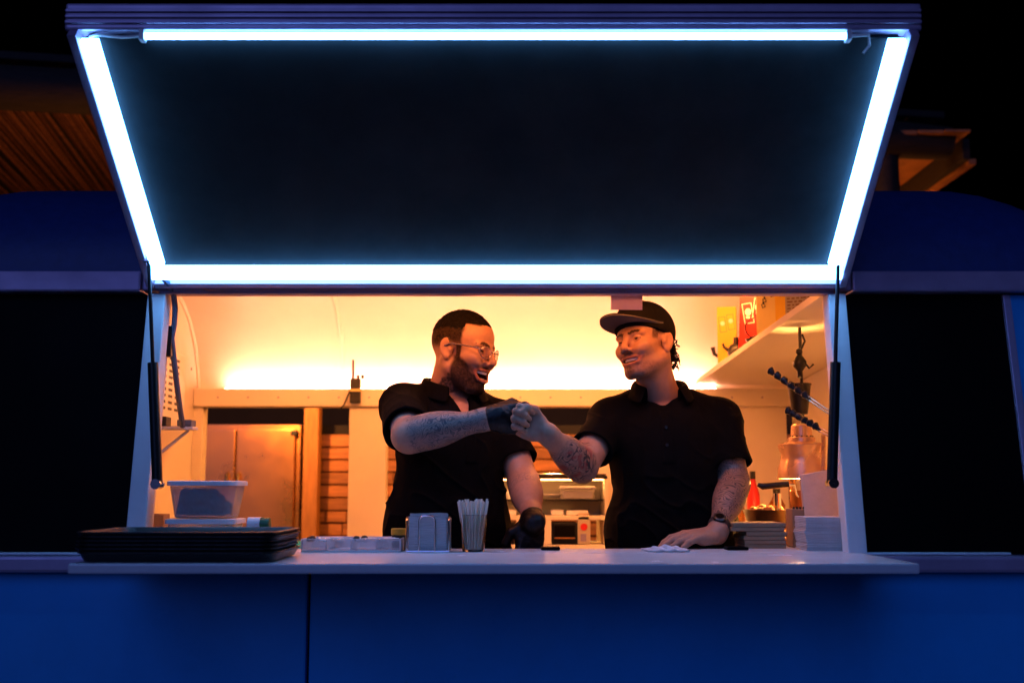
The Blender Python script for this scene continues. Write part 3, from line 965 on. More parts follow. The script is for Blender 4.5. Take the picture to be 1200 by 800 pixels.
for k in range(13):
    y = 3.018 + k * 0.0052
    hgt = nz1 + random.uniform(-.004, .006)
    j = random.uniform(-.003, .003)
    o = MB().grid(lambda i, jx: (nx0 + .006 + j + (nx1 - nx0 - .012) * i / 6, y + 0.0012 * math.sin(i * 1.9 + k) + (0.0 if jx < 2 else 0.0032), (ZT + .006) if jx in (0, 3) else hgt + 0.0012 * math.sin(i + k * 2)), 7, 4).obj('napkin', M_NAPKIN)
    tag(o, 'folded grey paper napkin standing in the wire holder', 'napkin', 'napkins in the wire holder')

# glass of straws
ga, gb = W(537, 649, 3.03), W(571, 603, 3.03)
gc = Vector(((ga.x + gb.x) / 2 + 0.001, 3.055, ZT))
gh = gb.z - ZT
gl = MB().lathe([(0.001, 0.001), (0.030, 0.001), (0.031, 0.004), (0.037, gh - .001), (0.0365, gh), (0.0352, gh - .001), (0.0288, 0.007), (0.001, 0.006)], gc, 28).obj('drinking_glass', mat('amber_glass', (0.93, 0.86, 0.80), 0.05, trans=1.0, ior=1.4), smooth=True, origin=gc)
tag(gl, 'clear tumbler packed with paper straws on the counter', 'glass')
for k in range(34):
    a = k * 2.39996
    rr = math.sqrt((k + 0.5) / 34)
    b = gc + Vector((math.cos(a) * rr * 0.0235, math.sin(a) * rr * 0.0235, 0.0075))
    t = gc + Vector((math.cos(a) * rr * 0.047, math.sin(a) * rr * 0.036, W(555, 586, 3.03).z - ZT + random.uniform(-.007, .004)))
    o = MB().tube([b, t], 0.0030, 8).obj('paper_straw', M_STRAW, smooth=True, origin=b)
    tag(o, 'beige paper straw standing in the tumbler', 'straw', 'straws in the tumbler')

# phones and cloth on the inner edge
for px0, px1, lb in ((634, 656, 'black phone lying on the counter beside the gloved hand'), (851, 876, 'black phone lying on the counter beside the tattooed wrist')):
    a, b = W(px0, 646, 3.12), W(px1, 646, 3.12)
    o = MB().box((a.x, 3.10, ZT + 0.001), (b.x, 3.16, ZT + 0.010)).obj('phone', M_GLASSDARK, bev=0.003)
    tag(o, lb, 'phone')
a, b = W(757, 648, 3.05), W(806, 648, 3.05)
nx, ny = 26, 12
o = MB().grid(lambda i, j: (a.x + (b.x - a.x) * i / (nx - 1) + 0.006 * math.sin(j), 3.02 + 0.10 * j / (ny - 1) + 0.006 * math.sin(i * .8), ZT + 0.004 + (0.008 + 0.006 * math.sin(i * .9 + j * .5)) * math.sin(math.pi * i / (nx - 1)) * math.sin(math.pi * j / (ny - 1))), nx, ny).obj('cloth', M_CLOTH, smooth=True, solid=0.004)
tag(o, 'crumpled white cloth lying on the counter before the man in the cap', 'cloth')

# ------------------------------------------------------------------ right hand corner
# stack of brown boards
za = ZT - 0.001
a, b = W(871, 645, 3.24), W(919, 645, 3.24)
for k in range(6):
    j = random.uniform(-.004, .004)
    o = bx((a.x + j - (0.035 if k >= 4 else 0), 3.21, za + k * 0.0125), (b.x + j, 3.36, za + 0.0115 + k * 0.0125), 'card_tray', M_KRAFT, None, bev=0.002)
    tag(o, 'flat brown card tray in the low stack beside the watch' if k < 4 else 'flat brown card tray on top of the low stack, pushed outwards', 'card tray', 'stacked brown card trays')
# gas ring and pan
ring_c = W(900, 612, 3.72)
zring = ring_c.z
bn = thing('gas_burner', 'low dark gas burner carrying the frying pan', 'burner', (ring_c.x, 3.72, za))
bx((ring_c.x - 0.13, 3.60, za), (ring_c.x + 0.14, 3.86, zring - 0.030), 'burner_body', M_STEEL, bn, bev=0.006)
for k in range(4):
    an = k * math.pi / 2 + 0.5
    MB().tube([(ring_c.x + 0.03 * math.cos(an), 3.72 + 0.03 * math.sin(an), zring - 0.012), (ring_c.x + 0.09 * math.cos(an), 3.72 + 0.09 * math.sin(an), zring - 0.012), (ring_c.x + 0.10 * math.cos(an), 3.72 + 0.10 * math.sin(an), zring - 0.032)], 0.006, 6).obj('pan_support', M_BLACKM, bn)
pan = thing('frying_pan', 'dark round pan of food under the heat lamp', 'pan', (ring_c.x, 3.72, zring))
MB().lathe([(0.001, 0.0), (0.066, 0.0), (0.082, 0.045), (0.0845, 0.047), (0.080, 0.044), (0.064, 0.005), (0.001, 0.004)], (ring_c.x, 3.72, zring - 0.004), 28).obj('pan_bowl', M_BLACKM, pan, smooth=True)
M_FOOD = mat('fried_food', (0.35, 0.13, 0.03), 0.5, 0, 0.6, 40, 0.5, 60, objrand=0.4)
for k in range(16):
    an = random.uniform(0, 6.28)
    rr = 0.055 * math.sqrt(random.random())
    mb = MB().lathe([(0.0005, -0.010), (0.012, -0.006), (0.015, 0), (0.011, 0.008), (0.0005, 0.011)], (ring_c.x + rr * math.cos(an), 3.72 + rr * math.sin(an), zring + 0.034 + random.uniform(0, .018)), 8)
    o = mb.obj('food_piece', M_FOOD, smooth=True)
    tag(o, 'browned piece of food in the dark pan', 'food', 'food in the pan')
# tall metal cup in the pan
c = W(911, 590, 3.70)
o = MB().lathe([(0.010, -0.03), (0.013, 0.0), (0.013, 0.035), (0.0115, 0.035), (0.009, -0.028)], c, 14, closed=True).obj('metal_cup', M_CHROME, smooth=True)
tag(o, 'small shiny metal cup standing in the pan', 'cup')
# saucepan handle item: ladle lying out from a tall tin
bc = W(939, 646, 3.30)
o = thing('knife_box', 'tall brown card box beside the white paper stack', 'box', (bc.x, 3.33, za))
p0, p1 = W(930, 646, 3.28), W(948, 596, 3.28)
bx((p0.x, 3.28, za), (p1.x, 3.36, p1.z), 'carton_body', M_KRAFT, o, bev=0.003)
for k in range(5):
    X = p0.x + (p1.x - p0.x) * (k + .5) / 5
    MB().tube([(X, 3.285, p1.z), (X + .002, 3.284, p1.z + 0.006)], 0.004, 6).obj('torn_edge', M_BLACKM, o)
# saucepan with long black handle
hk0, hk1 = W(888, 566, 3.50), W(924, 568, 3.50)
sp = thing('saucepan', 'small saucepan with a long curved black handle below the heat lamp', 'saucepan', tuple(W(948, 612, 3.55)))
MB().tube([hk0 + Vector((0, 0, -.004)), hk0.lerp(hk1, .15) + Vector((0, 0, -.009)), hk0.lerp(hk1, .5) + Vector((0, 0, -.004)), hk1 + Vector((0, 0, .003))], [0.006, 0.011, 0.010, 0.0095], 10).obj('handle', M_BLACKM, sp, smooth=True)
MB().tube([hk1, hk1 + Vector((.02, .01, .0)), hk1 + Vector((.03, .02, -.03)), hk1 + Vector((.045, .03, -.045))], 0.005, 8).obj('handle_stem', M_CHROME, sp, smooth=True)
sc_ = hk1 + Vector((0.075, 0.06, -0.075))
MB().lathe([(0.001, 0.0), (0.052, 0.0), (0.055, 0.006), (0.056, 0.075), (0.058, 0.078), (0.0535, 0.075), (0.052, 0.008), (0.001, 0.005)], (sc_.x, sc_.y, sc_.z - 0.02), 24).obj('pan_bowl', M_STEEL, sp, smooth=True)
hb = sc_.z - 0.02
o = bx((sc_.x - 0.06, sc_.y - 0.05, za), (sc_.x + 0.06, sc_.y + 0.06, hb - 0.001), 'storage_box', M_STEEL, None, bev=0.005)
tag(o, 'square steel box carrying the small saucepan', 'box')

# heat lamp: bell shade with perforated collar on a coiled lead
lc = W(941, 562, 3.78)
hl_ = thing('heat_lamp', 'bell shaped heat lamp with perforated collar hanging over the pan', 'heat lamp', tuple(lc))
u = 3.80 / F
prof_px = [(29, 560), (28, 548), (25, 540), (24, 532), (27, 525), (27.5, 521), (22, 518.5), (16, 517.5), (15.5, 513), (12.5, 511), (11.5, 499), (9, 496.5)]
prof = []
for r_, py in prof_px:
    prof.append((r_ * u, W(941, py, 3.78).z - lc.z))
sh_ = MB().lathe(prof + [(r_ - 0.003, z - 0.002) for r_, z in reversed(prof)], lc, 32, closed=True).obj('shade', M_BRASS, hl_, smooth=True)
zc_ = W(941, 511.5, 3.78).z
for k in range(14):
    an = 2 * math.pi * k / 14
    MB().lathe([(0.0003, 0.003), (0.0035, 0.002), (0.0035, -0.001)], Vector((lc.x + 12.8 * u * math.cos(an), lc.y + 12.8 * u * math.sin(an), zc_)), 8, 'X', M=Matrix.Rotation(an, 3, 'Z')).obj('vent_hole', M_INK, sh_)
MB().lathe([(0.001, -.03), (.02, -.025), (.03, 0), (.022, .03), (.012, .05), (.001, .052)], lc + Vector((0, 0, 0.030)), 16).obj('heat_bulb', M_BULB, hl_, smooth=True)
top = W(941, 497, 3.78)
shelf_z = (sA.z + (sB.z - sA.z) * ((sA.y - 3.78) / (sA.y - sB.y)))
MB().tube([top, (top.x, top.y, shelf_z - 0.001)], 0.006, 8).obj('stem', M_BLACKM, hl_, smooth=True)
pts = []
for k in range(260):
    t = k / 259
    q = W(965, 508 + 60 * t, 3.70)
    pts.append(q + Vector((0.007 * math.cos(k * 0.9), 0.007 * math.sin(k * 0.9), 0)))
MB().tube(pts, 0.0018, 5).obj('coiled_lead', M_BRASS, hl_, smooth=True)
# black funnel cup on the stem and bracket ornament above
cp = W(937, 470, 3.74)
MB().lathe([(0.022, -0.045), (0.026, -0.045), (0.040, 0.055), (0.042, 0.055), (0.042, 0.060), (0.036, 0.060), (0.020, -0.04)], cp, 20, closed=True).obj('cowl', M_BLACKM, hl_, smooth=True)
bp_ = W(937, 425, 3.74)
MB().lathe([(0.001, -.055), (.010, -.05), (.009, -.03), (.022, -.012), (.024, .004), (.014, .02), (.007, .028), (.012, .036), (.010, .046), (.001, .052)], bp_, 16).obj('ceiling_joint', M_BLACKM, hl_, smooth=True)
MB().tube([bp_ + Vector((.004, 0, .04)), bp_ + Vector((.02, 0, .075)), bp_ + Vector((.012, 0, .10))], 0.004, 6).obj('hook', M_BLACKM, hl_, smooth=True)
MB().tube([bp_ + Vector((.01, 0, .01)), bp_ + Vector((.03, -.01, -.02)), bp_ + Vector((.045, -.01, -.006))], 0.004, 6).obj('hook', M_BLACKM, hl_, smooth=True)


# bottles, jars and ladles on the side counter and wall behind the pan
M_AMB = mat('amber_bottle', (0.30, 0.09, 0.012), 0.12, trans=0.5)
for k, (X, Y, r_, h, m_, lb) in enumerate(((0.90, 4.42, .030, .20, M_AMB, 'amber sauce bottle with dark cap behind the pan'), (0.98, 4.48, .026, .24, M_RED, 'slim red sauce bottle with dark cap behind the pan'), (1.07, 4.46, .034, .17, M_AMB, 'squat amber bottle with dark cap behind the heat lamp'), (1.22, 4.10, .032, .22, M_YEL, 'yellow sauce bottle with dark cap by the right end wall'))):
    t = thing('sauce_bottle', lb, 'bottle', (X, Y, za), 'sauce bottles on the side counter')
    MB().lathe([(.001, 0), (r_, 0), (r_ * 1.02, .01), (r_, h * .62), (r_ * .5, h * .80), (r_ * .38, h * .88), (.001, h * .88)], (X, Y, za), 18).obj('bottle_body', m_, t, smooth=True)
    MB().lathe([(r_ * .44, h * .87), (r_ * .44, h), (.001, h)], (X, Y, za), 14).obj('cap', M_BLACKM, t, smooth=True)
cj = thing('utensil_jar', 'steel jar holding wooden spoons beside the bottles', 'jar', (1.15, 4.36, za))
MB().lathe([(.001, 0), (.045, 0), (.047, .13), (.044, .13), (.042, .004), (.001, .004)], (1.15, 4.36, za), 20).obj('jar_body', M_STEEL, cj, smooth=True)
for k in range(5):
    a_ = k * 1.3
    b0_, b1x = Vector((1.15 + .02 * math.cos(a_), 4.36 + .02 * math.sin(a_), za + .006)), Vector((1.15 + .065 * math.cos(a_), 4.36 + .05 * math.sin(a_), za + .25 + .02 * (k % 3)))
    t = MB().tube([b0_, b1x], .0055, 6).tube([b1x, b1x + (b1x - b0_).normalized() * .03], [.012, .018], 8).obj('wooden_spoon', M_POST, smooth=True)
    tag(t, 'wooden spoon standing in the steel jar', 'spoon', 'spoons in the steel jar')
tray_ = bx((ring_c.x - 0.16, 3.40, za + 0.004), (ring_c.x + 0.05, 3.56, za + 0.022), 'baking_tray', M_STEEL, None, bev=0.006)
tag(tray_, 'shallow steel baking tray in front of the gas burner', 'tray')
# two black grill tongs hanging on the right post, pointing into the room
def tong(p, q, label):
    t = thing('grill_tongs', label, 'tongs', tuple(q), 'tongs by the right post')
    d = (q - p)
    n = 26
    pts, rs = [], []
    for k in range(n):
        s = k / (n - 1)
        pts.append(p + d * s * 0.62 + Vector((0, 0, 0.003 * math.sin(k * 1.5))))
        rs.append(0.0085 + 0.0042 * math.sin(k * 1.5) if k else 0.006)
    MB().tube(pts, rs, 10).obj('ribbed_grip', M_BLACKM, t, smooth=True)
    for off in (-0.006, 0.006):
        o_ = Vector((0, 0.004 * (1 if off > 0 else -1), off))
        MB().tube([p + d * 0.55 + o_, q + o_], 0.0022, 6).obj('arm', M_BRASS, t, smooth=True)
    return t


tong(W(901, 434, 3.30), W(980, 489, 3.13), 'upper pair of black ribbed grill tongs on the right post')
tong(W(922, 481, 3.30), W(985, 517, 3.13), 'lower pair of black ribbed grill tongs on the right post')

# leaning paper bag and paper stack
a, b = W(944, 607, 3.27), W(987, 547, 3.33)
bag = MB().hexa([(a.x, 3.24, za), (b.x, 3.24, za), (b.x, 3.278, za), (a.x, 3.278, za)], [(a.x - .002, 3.31, W(944, 556, 3.3).z), (b.x, 3.31, b.z), (b.x, 3.33, b.z), (a.x, 3.33, W(944, 556, 3.3).z)]).obj('paper_bag', M_BAG, bev=0.004)
tag(bag, 'tall pale paper bag leaning behind the paper stack', 'paper bag')
a, b = W(945, 648, 3.08), W(989, 605, 3.08)
for k in range(20):
    j = random.uniform(-.0025, .0025)
    h = (b.z - ZT - 0.002) / 20
    o = bx((a.x + j + .003 * math.sin(k * .5), 3.08 + j, ZT + 0.001 + k * h), (b.x + j, 3.20 + j, ZT + 0.0005 + (k + 1) * h), 'paper_wrap', M_PAPER, None, bev=0.0008, segs=1)
    tag(o, 'sheaf of white wrapping paper in the stack by the right post' if k < 19 else 'top sheaf of white wrapping paper in the stack by the right post', 'paper', 'white paper stack')

# ------------------------------------------------------------------ boxes on the shelf
def shelf_box(t, w, h, d, m, label, yaw=0.0, inset=0.05, lean=0.0):
    p = on_shelf(t, inset)
    bxo = thing('packaging_box', label, 'box', tuple(p))
    M = Matrix.Translation(p) @ Matrix.Rotation(yaw, 4, 'Z') @ Matrix.Rotation(lean, 4, 'Y')
    MB().box((-w / 2, -d / 2, 0.0), (w / 2, d / 2, h), M).obj('box_body', m, bxo, bev=0.003)
    return bxo, M, d


def decal(par, M, d, pts, m, name, lift=0.0012):
    """flat print on the front (-Y) face: polygon in box x,z"""
    MB().add([M @ Vector((x, -d / 2 - lift, z)) for x, z in pts], [tuple(range(len(pts)))]).obj(name, m, par)


def frame_lines(par, M, d, cx, cz, w, h, rot_, m, name, th_=0.003):
    c, s = math.cos(rot_), math.sin(rot_)
    f = lambda x, z: (cx + x * c - z * s, cz + x * s + z * c)
    for x0, x1, z0, z1 in ((-w / 2, w / 2, h / 2 - th_, h / 2), (-w / 2, w / 2, -h / 2, -h / 2 + th_), (-w / 2, -w / 2 + th_, -h / 2, h / 2), (w / 2 - th_, w / 2, -h / 2, h / 2)):
        decal(par, M, d, [f(x0, z0), f(x1, z0), f(x1, z1), f(x0, z1)], m, name)


def disc(cx, cz, r, n=12, sq=1.0):
    return [(cx + r * math.cos(2 * math.pi * k / n), cz + r * sq * math.sin(2 * math.pi * k / n)) for k in range(n)]


b1, M1, d1 = shelf_box(0.20, 0.085, 0.27, 0.06, M_YEL, 'narrow yellow box with outlined cards printed on it, on the shelf', yaw=-0.25, inset=0.07)
for k, (cx, cz) in enumerate(((-.018, .19), (.018, .20))):
    frame_lines(b1, M1, d1, cx, cz, .03, .07, 0.12, M_KRAFT, 'printed_card', .002)
    decal(b1, M1, d1, disc(cx, cz + .005, .010), M_INKW, 'printed_face')
b2, M2, d2 = shelf_box(0.385, 0.105, 0.235, 0.06, M_RED, 'red box with two white outlined cards printed on it, on the shelf', yaw=-0.2, inset=0.085, lean=0.05)
for k, (cx, cz, rt) in enumerate(((-.018, .165, .18), (.022, .185, -.10))):
    frame_lines(b2, M2, d2, cx, cz, .040, .085, rt, M_INKW, 'printed_card')
    decal(b2, M2, d2, disc(cx, cz + .006, .013, sq=1.2), M_INKW, 'printed_face')
    decal(b2, M2, d2, [(cx - .009, cz - .012), (cx + .009, cz - .012), (cx + .007, cz - .022), (cx - .007, cz - .022)], M_INKW, 'printed_face', .0012)
b3, M3, d3 = shelf_box(0.52, 0.13, 0.20, 0.06, M_YEL2, 'wide pale yellow box with small dark marks, on the shelf', yaw=-0.55, inset=0.115)
for cx, cz in ((-.03, .165), (.0, .185), (-.035, .145)):
    frame_lines(b3, M3, d3, cx, cz, .014, .016, .3, M_INK, 'printed_mark', .003)
    decal(b3, M3, d3, disc(cx, cz + .012, .004), M_INK, 'printed_mark')
decal(b3, M3, d3, [(.012, .005), (.064, .005), (.064, .199), (.012, .199)], M_YEL, 'printed_panel', .0008)
b4, M4, d4 = shelf_box(0.68, 0.12, 0.17, 0.06, M_PAPER, 'white box covered with rows of small print, on the shelf', yaw=-0.5, inset=0.135)
for r_ in range(9):
    x = -.052
    while x < .05:
        w = random.uniform(.006, .022)
        z = .150 - r_ * .012
        decal(b4, M4, d4, [(x, z), (min(x + w, .055), z), (min(x + w, .055), z + .005), (x, z + .005)], M_KRAFT if r_ != 1 else M_INK, 'printed_line')
        x += w + .006
# dark kitchen odds and ends along the shelf edge
for t, ins, lb, kind in ((0.18, 0.02, 'small black ladle head lying before the narrow yellow box', 0), (0.36, 0.03, 'small black kettle lying before the red box', 1), (0.50, 0.035, 'black whisk with looped wire on the shelf before the pale yellow box', 2)):
    p = on_shelf(t, ins) + Vector((0, -0.02, 0))
    o = thing(('ladle', 'kettle', 'whisk')[kind], lb, ('ladle', 'kettle', 'whisk')[kind], tuple(p))
    if kind == 0:
        MB().tube([p + Vector((.03, 0, .012)), p + Vector((.02, 0, .05)), p + Vector((-.005, 0, .065)), p + Vector((-.012, 0, .095))], [.006, .008, .009, .011], 8).obj('handle', M_BLACKM, o, smooth=True)
        MB().lathe([(.001, 0), (.022, .004), (.028, .02), (.026, .02), (.001, .006)], p + Vector((.03, 0, .0)), 14).obj('bowl', M_PLASTIC, o, smooth=True)
    elif kind == 1:
        MB().lathe([(.001, 0), (.034, 0), (.038, .02), (.026, .042), (.012, .05), (.011, .075), (.001, .078)], p, 18).obj('kettle_body', M_BLACKM, o, smooth=True)
        MB().tube([p + Vector((-.03, 0, .02)), p + Vector((-.05, 0, .035)), p + Vector((-.055, 0, .05))], [.008, .006, .005], 8).obj('spout', M_BLACKM, o, smooth=True)
    else:
        MB().tube([p + Vector((-.03, 0, .012)), p + Vector((.015, 0, .03)), p + Vector((.045, 0, .045))], .008, 8).obj('handle', M_BLACKM, o, smooth=True)
        lp = [p + Vector((.01 + .042 * math.cos(a_), .0, .062 + .04 * math.sin(a_))) for a_ in [i * 0.3 for i in range(17)]]
        MB().tube(lp, .003, 6).obj('wire_loop', M_BLACKM, o, smooth=True)

# ------------------------------------------------------------------ two-way radio on the back rail
ra, rb = W(403.5, 472, YB - 0.11), W(422.5, 443, YB - 0.11)
rd = thing('two_way_radio', 'black two way radio with stub aerial hanging on the back rail', 'radio', ((ra.x + rb.x) / 2 + .01, YB - 0.09, ra.z))
rx0, rx1 = ra.x + 0.025, rb.x
yr = YB - 0.112
bx((rx0, yr, ra.z), (rx1, yr + 0.036, rb.z), 'radio_body', M_BLACKM, rd, bev=0.006)
bx((rx0 - .001, yr - .003, (ra.z + rb.z) / 2 - .004), (rx1 + .001, yr + .038, (ra.z + rb.z) / 2 + .008), 'label_band', M_YEL2, rd, bev=0.001)
an = W(411, 421, yr)
MB().tube([(rx0 + .012, yr + .018, rb.z - .002), (rx0 + .011, yr + .018, an.z)], [.007, .0055], 10).obj('aerial', M_BLACKM, rd, smooth=True)
for k in range(2):
    MB().lathe([(.008, 0), (.008, .016), (.006, .018), (.001, .018)], (rx0 + .036 + k * .022, yr + .018, rb.z - .001), 10).obj('knob', M_BLACKM, rd, smooth=True)
MB().tube([(rx0 + .004, yr + .01, rb.z - .05), (rx0 - .012, yr + .005, rb.z - .09), (rx0 - .028, yr + .003, ra.z - .012), (rx0 - .05, yr + .003, ra.z - .03)], .0045, 6).obj('strap', M_BLACKM, rd, smooth=True)

# ------------------------------------------------------------------ left jamb: vented box, bracket, cable
vb = thing('vented_box', 'white vented electrical box on the left end wall', 'electrical box', (IL + 0.06, 4.45, 1.75))
v0, v1 = W(180, 497, 4.30), W(213, 425, 4.72)
bx((IL + 0.001, 4.22, v0.z), (IL + 0.115, 4.72, v1.z + 0.03), 'housing', M_WHITE, vb, bev=0.008)
for cI in range(3):
    for rI in range(9):
        y = 4.40 + cI * 0.085
        z = v0.z + 0.07 + rI * 0.026
        bx((IL + 0.1145, y, z), (IL + 0.1165, y + 0.05, z + 0.011), 'vent_slot', M_INK, vb, bev=0)
bk = thing('bracket', 'small white bracket with dark clip under the vented box', 'bracket', tuple(W(205, 512, 3.4)))
b0, b1_ = W(186, 503, 3.35), W(226, 496, 3.35)
bx((b0.x - .03, 3.35, b0.z), (b1_.x, 3.41, b0.z + 0.010), 'arm', M_WHITE, bk, bev=0.002)
bx((b0.x + .055, 3.348, b0.z + 0.0105), (b1_.x - .004, 3.40, b0.z + 0.030), 'clip', M_CABLE, bk, bev=0.003)
bx((b0.x - .01, 3.348, b0.z + 0.0105), (b0.x + .022, 3.40, b0.z + 0.040), 'clip', M_INK, bk, bev=0.003)
e0 = W(188, 530, 3.36)
MB().tube([(e0.x - .03, 3.38, e0.z - .02), (b1_.x - .02, 3.38, b0.z)], .005, 6).obj('stay', M_WHITE, bk)
pts = [W(*p) for p in ((188, 326, 3.05), (193, 331, 3.06), (200, 342, 3.12), (202, 360, 3.15), (201, 380, 3.16), (198, 396, 3.16), (200, 415, 3.18), (204, 450, 3.22), (208, 480, 3.28), (211, 499, 3.35))]
pts = [p + Vector((0.008, 0, 0)) for p in pts]
cb2 = MB().tube(pts, .0085, 8).obj('power_cable', M_CABLE, smooth=True)
tag(cb2, 'blue grey cable hanging from the hatch corner beside the left post', 'cable')
o = MB().tube([W(182, 397, 3.13), W(190, 399, 3.15), W(201, 397, 3.155)], .0035, 6).obj('cable_hook', M_BLACKM, tr, smooth=True)
o = bx(tuple(W(176, 398, 3.115) - Vector((0.0, 0, .002))), tuple(W(181, 392, 3.135)), 'cable_hook', M_BLACKM, tr)
o = bx((XL + 0.029, yf(1.99) + 0.07, 1.955), (XL + 0.046, yf(1.99) + 0.095, 2.045), 'latch', M_BLACKM, tr, bev=0.003)

# paper note hanging from the header
n0, n1 = W(716, 363, yb + 0.090), W(752.5, 343, yb + 0.090)
o = MB().grid(lambda i, j: (n0.x + (n1.x - n0.x) * i / 8, yb + 0.090 - 0.0012 * math.sin(i * .7) * j / 4, n1.z + 0.010 + (n0.z - n1.z - 0.010) * j / 4), 9, 5).obj('paper_note', M_NOTE, solid=0.0008, origin=(n0.x, yb + .090, n0.z))
tag(o, 'blank lilac paper note taped below the hatch hinge', 'note')
# ------------------------------------------------------------------ people: signed distance fields meshed with surface nets
f32 = np.float32


class Field:
    def __init__(s, xs, ys, zs):
        s.xs, s.ys, s.zs = [np.asarray(a, f32) for a in (xs, ys, zs)]
        s.d = np.full((len(xs), len(ys), len(zs)), 1.0, f32)

    def rng(s, lo, hi):
        out = []
        for a, l, h in zip((s.xs, s.ys, s.zs), lo, hi):
            i0 = max(0, int(np.searchsorted(a, l)) - 1)
            i1 = min(len(a), int(np.searchsorted(a, h)) + 1)
            out.append((i0, i1))
        return out

    def op(s, fn, lo, hi, k=0.0, mode='add'):
        m = k + 0.012
        (a, b), (c, d), (e, f) = s.rng([v - m for v in lo], [v + m for v in hi])
        if b <= a or d <= c or f <= e:
            return
        X = s.xs[a:b, None, None]
        Y = s.ys[None, c:d, None]
        Z = s.zs[None, None, e:f]
        v = fn(X, Y, Z).astype(f32)
        A = s.d[a:b, c:d, e:f]
        if mode == 'add':
            if k > 0:
                h = np.clip(0.5 + 0.5 * (v - A) / k, 0, 1)
                A[...] = v * (1 - h) + A * h - k * h * (1 - h)
            else:
                np.minimum(A, v, out=A)
        else:
            v = -v
            if k > 0:
                h = np.clip(0.5 - 0.5 * (v - A) / k, 0, 1)
                A[...] = v * (1 - h) + A * h + k * h * (1 - h)
            else:
                np.maximum(A, v, out=A)

    # primitives
    def cone(s, a, b, r1, r2=None, k=0.01, mode='add', cut0=None, cut1=None):
        r2 = r1 if r2 is None else r2
        a = np.array(a, f32)
        b = np.array(b, f32)
        ab = b - a
        L2 = float(ab @ ab) + 1e-12
        L = math.sqrt(L2)
        rm = max(r1, r2)

        def fn(X, Y, Z):
            px, py, pz = X - a[0], Y - a[1], Z - a[2]
            t0 = (px * ab[0] + py * ab[1] + pz * ab[2]) / L2
            t = np.clip(t0, 0, 1)
            d = np.sqrt((px - t * ab[0]) ** 2 + (py - t * ab[1]) ** 2 + (pz - t * ab[2]) ** 2) - (r1 + (r2 - r1) * t)
            if cut1 is not None:
                d = np.maximum(d, (t0 - cut1) * L)
            if cut0 is not None:
                d = np.maximum(d, (cut0 - t0) * L)
            return d
        s.op(fn, np.minimum(a, b) - rm, np.maximum(a, b) + rm, k, mode)

    def ell(s, c, r, R=None, k=0.01, mode='add'):
        c = np.array(c, f32)
        r = np.array(r, f32)
        R_ = np.eye(3, dtype=f32) if R is None else np.array(R, f32)
        ext = np.sqrt(((R_ * r[None, :]) ** 2).sum(1))

        def fn(X, Y, Z):
            px, py, pz = X - c[0], Y - c[1], Z - c[2]
            q = [R_[0, i] * px + R_[1, i] * py + R_[2, i] * pz for i in range(3)]
            k0 = np.sqrt((q[0] / r[0]) ** 2 + (q[1] / r[1]) ** 2 + (q[2] / r[2]) ** 2) + 1e-6
            k1 = np.sqrt((q[0] / r[0] ** 2) ** 2 + (q[1] / r[1] ** 2) ** 2 + (q[2] / r[2] ** 2) ** 2) + 1e-6
            return k0 * (k0 - 1) / k1
        s.op(fn, c - ext, c + ext, k, mode)

    def plane(s, p, n, lo, hi, k=0.004):
        """remove everything on the +n side inside the box lo..hi"""
        p = np.array(p, f32)
        n = np.array(n, f32)
        n = n / np.linalg.norm(n)
        s.op(lambda X, Y, Z: -((X - p[0]) * n[0] + (Y - p[1]) * n[1] + (Z - p[2]) * n[2]), lo, hi, k, 'sub')

    def mesh(s):
        d = s.d
        sg = d < 0
        nx, ny, nz = d.shape
        cnt = np.zeros((nx - 1, ny - 1, nz - 1), np.uint8)
        for i in (0, 1):
            for j in (0, 1):
                for k in (0, 1):
                    cnt += sg[i:nx - 1 + i, j:ny - 1 + j, k:nz - 1 + k]
        act = (cnt > 0) & (cnt < 8)
        ci = np.argwhere(act)
        idx = np.full(act.shape, -1, np.int32)
        idx[act] = np.arange(len(ci))
        cs = [(i, j, k) for i in (0, 1) for j in (0, 1) for k in (0, 1)]
        val = {c: d[ci[:, 0] + c[0], ci[:, 1] + c[1], ci[:, 2] + c[2]] for c in cs}
        acc = np.zeros((len(ci), 3), f32)
        num = np.zeros(len(ci), f32)
        for a in cs:
            for ax in range(3):
                if a[ax]:
                    continue
                b = list(a)
                b[ax] = 1
                b = tuple(b)
                va, vb = val[a], val[b]
                m = (va < 0) != (vb < 0)
                t = np.where(m, va / np.where(m, va - vb, 1), 0)
                p = np.array(a, f32)[None, :].repeat(len(ci), 0)
                p[:, ax] = t
                acc[m] += p[m]
                num[m] += 1
        fr = acc / num[:, None]
        V = np.empty((len(ci), 3), f32)
        for ax, arr in enumerate((s.xs, s.ys, s.zs)):
            i0 = ci[:, ax]
            V[:, ax] = arr[i0] + fr[:, ax] * (arr[i0 + 1] - arr[i0])
        quads = []
        for ax in range(3):
            sl0 = [slice(None)] * 3
            sl1 = [slice(None)] * 3
            sl0[ax] = slice(0, -1)
            sl1[ax] = slice(1, None)
            ch = sg[tuple(sl0)] != sg[tuple(sl1)]
            e = np.argwhere(ch)
            u, v = (ax + 1) % 3, (ax + 2) % 3
            ok = (e[:, u] > 0) & (e[:, v] > 0) & (e[:, u] < d.shape[u] - 1) & (e[:, v] < d.shape[v] - 1)
            e = e[ok]
            ins = sg[e[:, 0], e[:, 1], e[:, 2]]

            def cell(du, dv):
                q = e.copy()
                q[:, u] += du
                q[:, v] += dv
                return idx[q[:, 0], q[:, 1], q[:, 2]]
            q = np.stack([cell(-1, -1), cell(0, -1), cell(0, 0), cell(-1, 0)], 1)
            q[~ins] = q[~ins][:, ::-1]
            quads.append(q)
        return V, np.concatenate(quads)


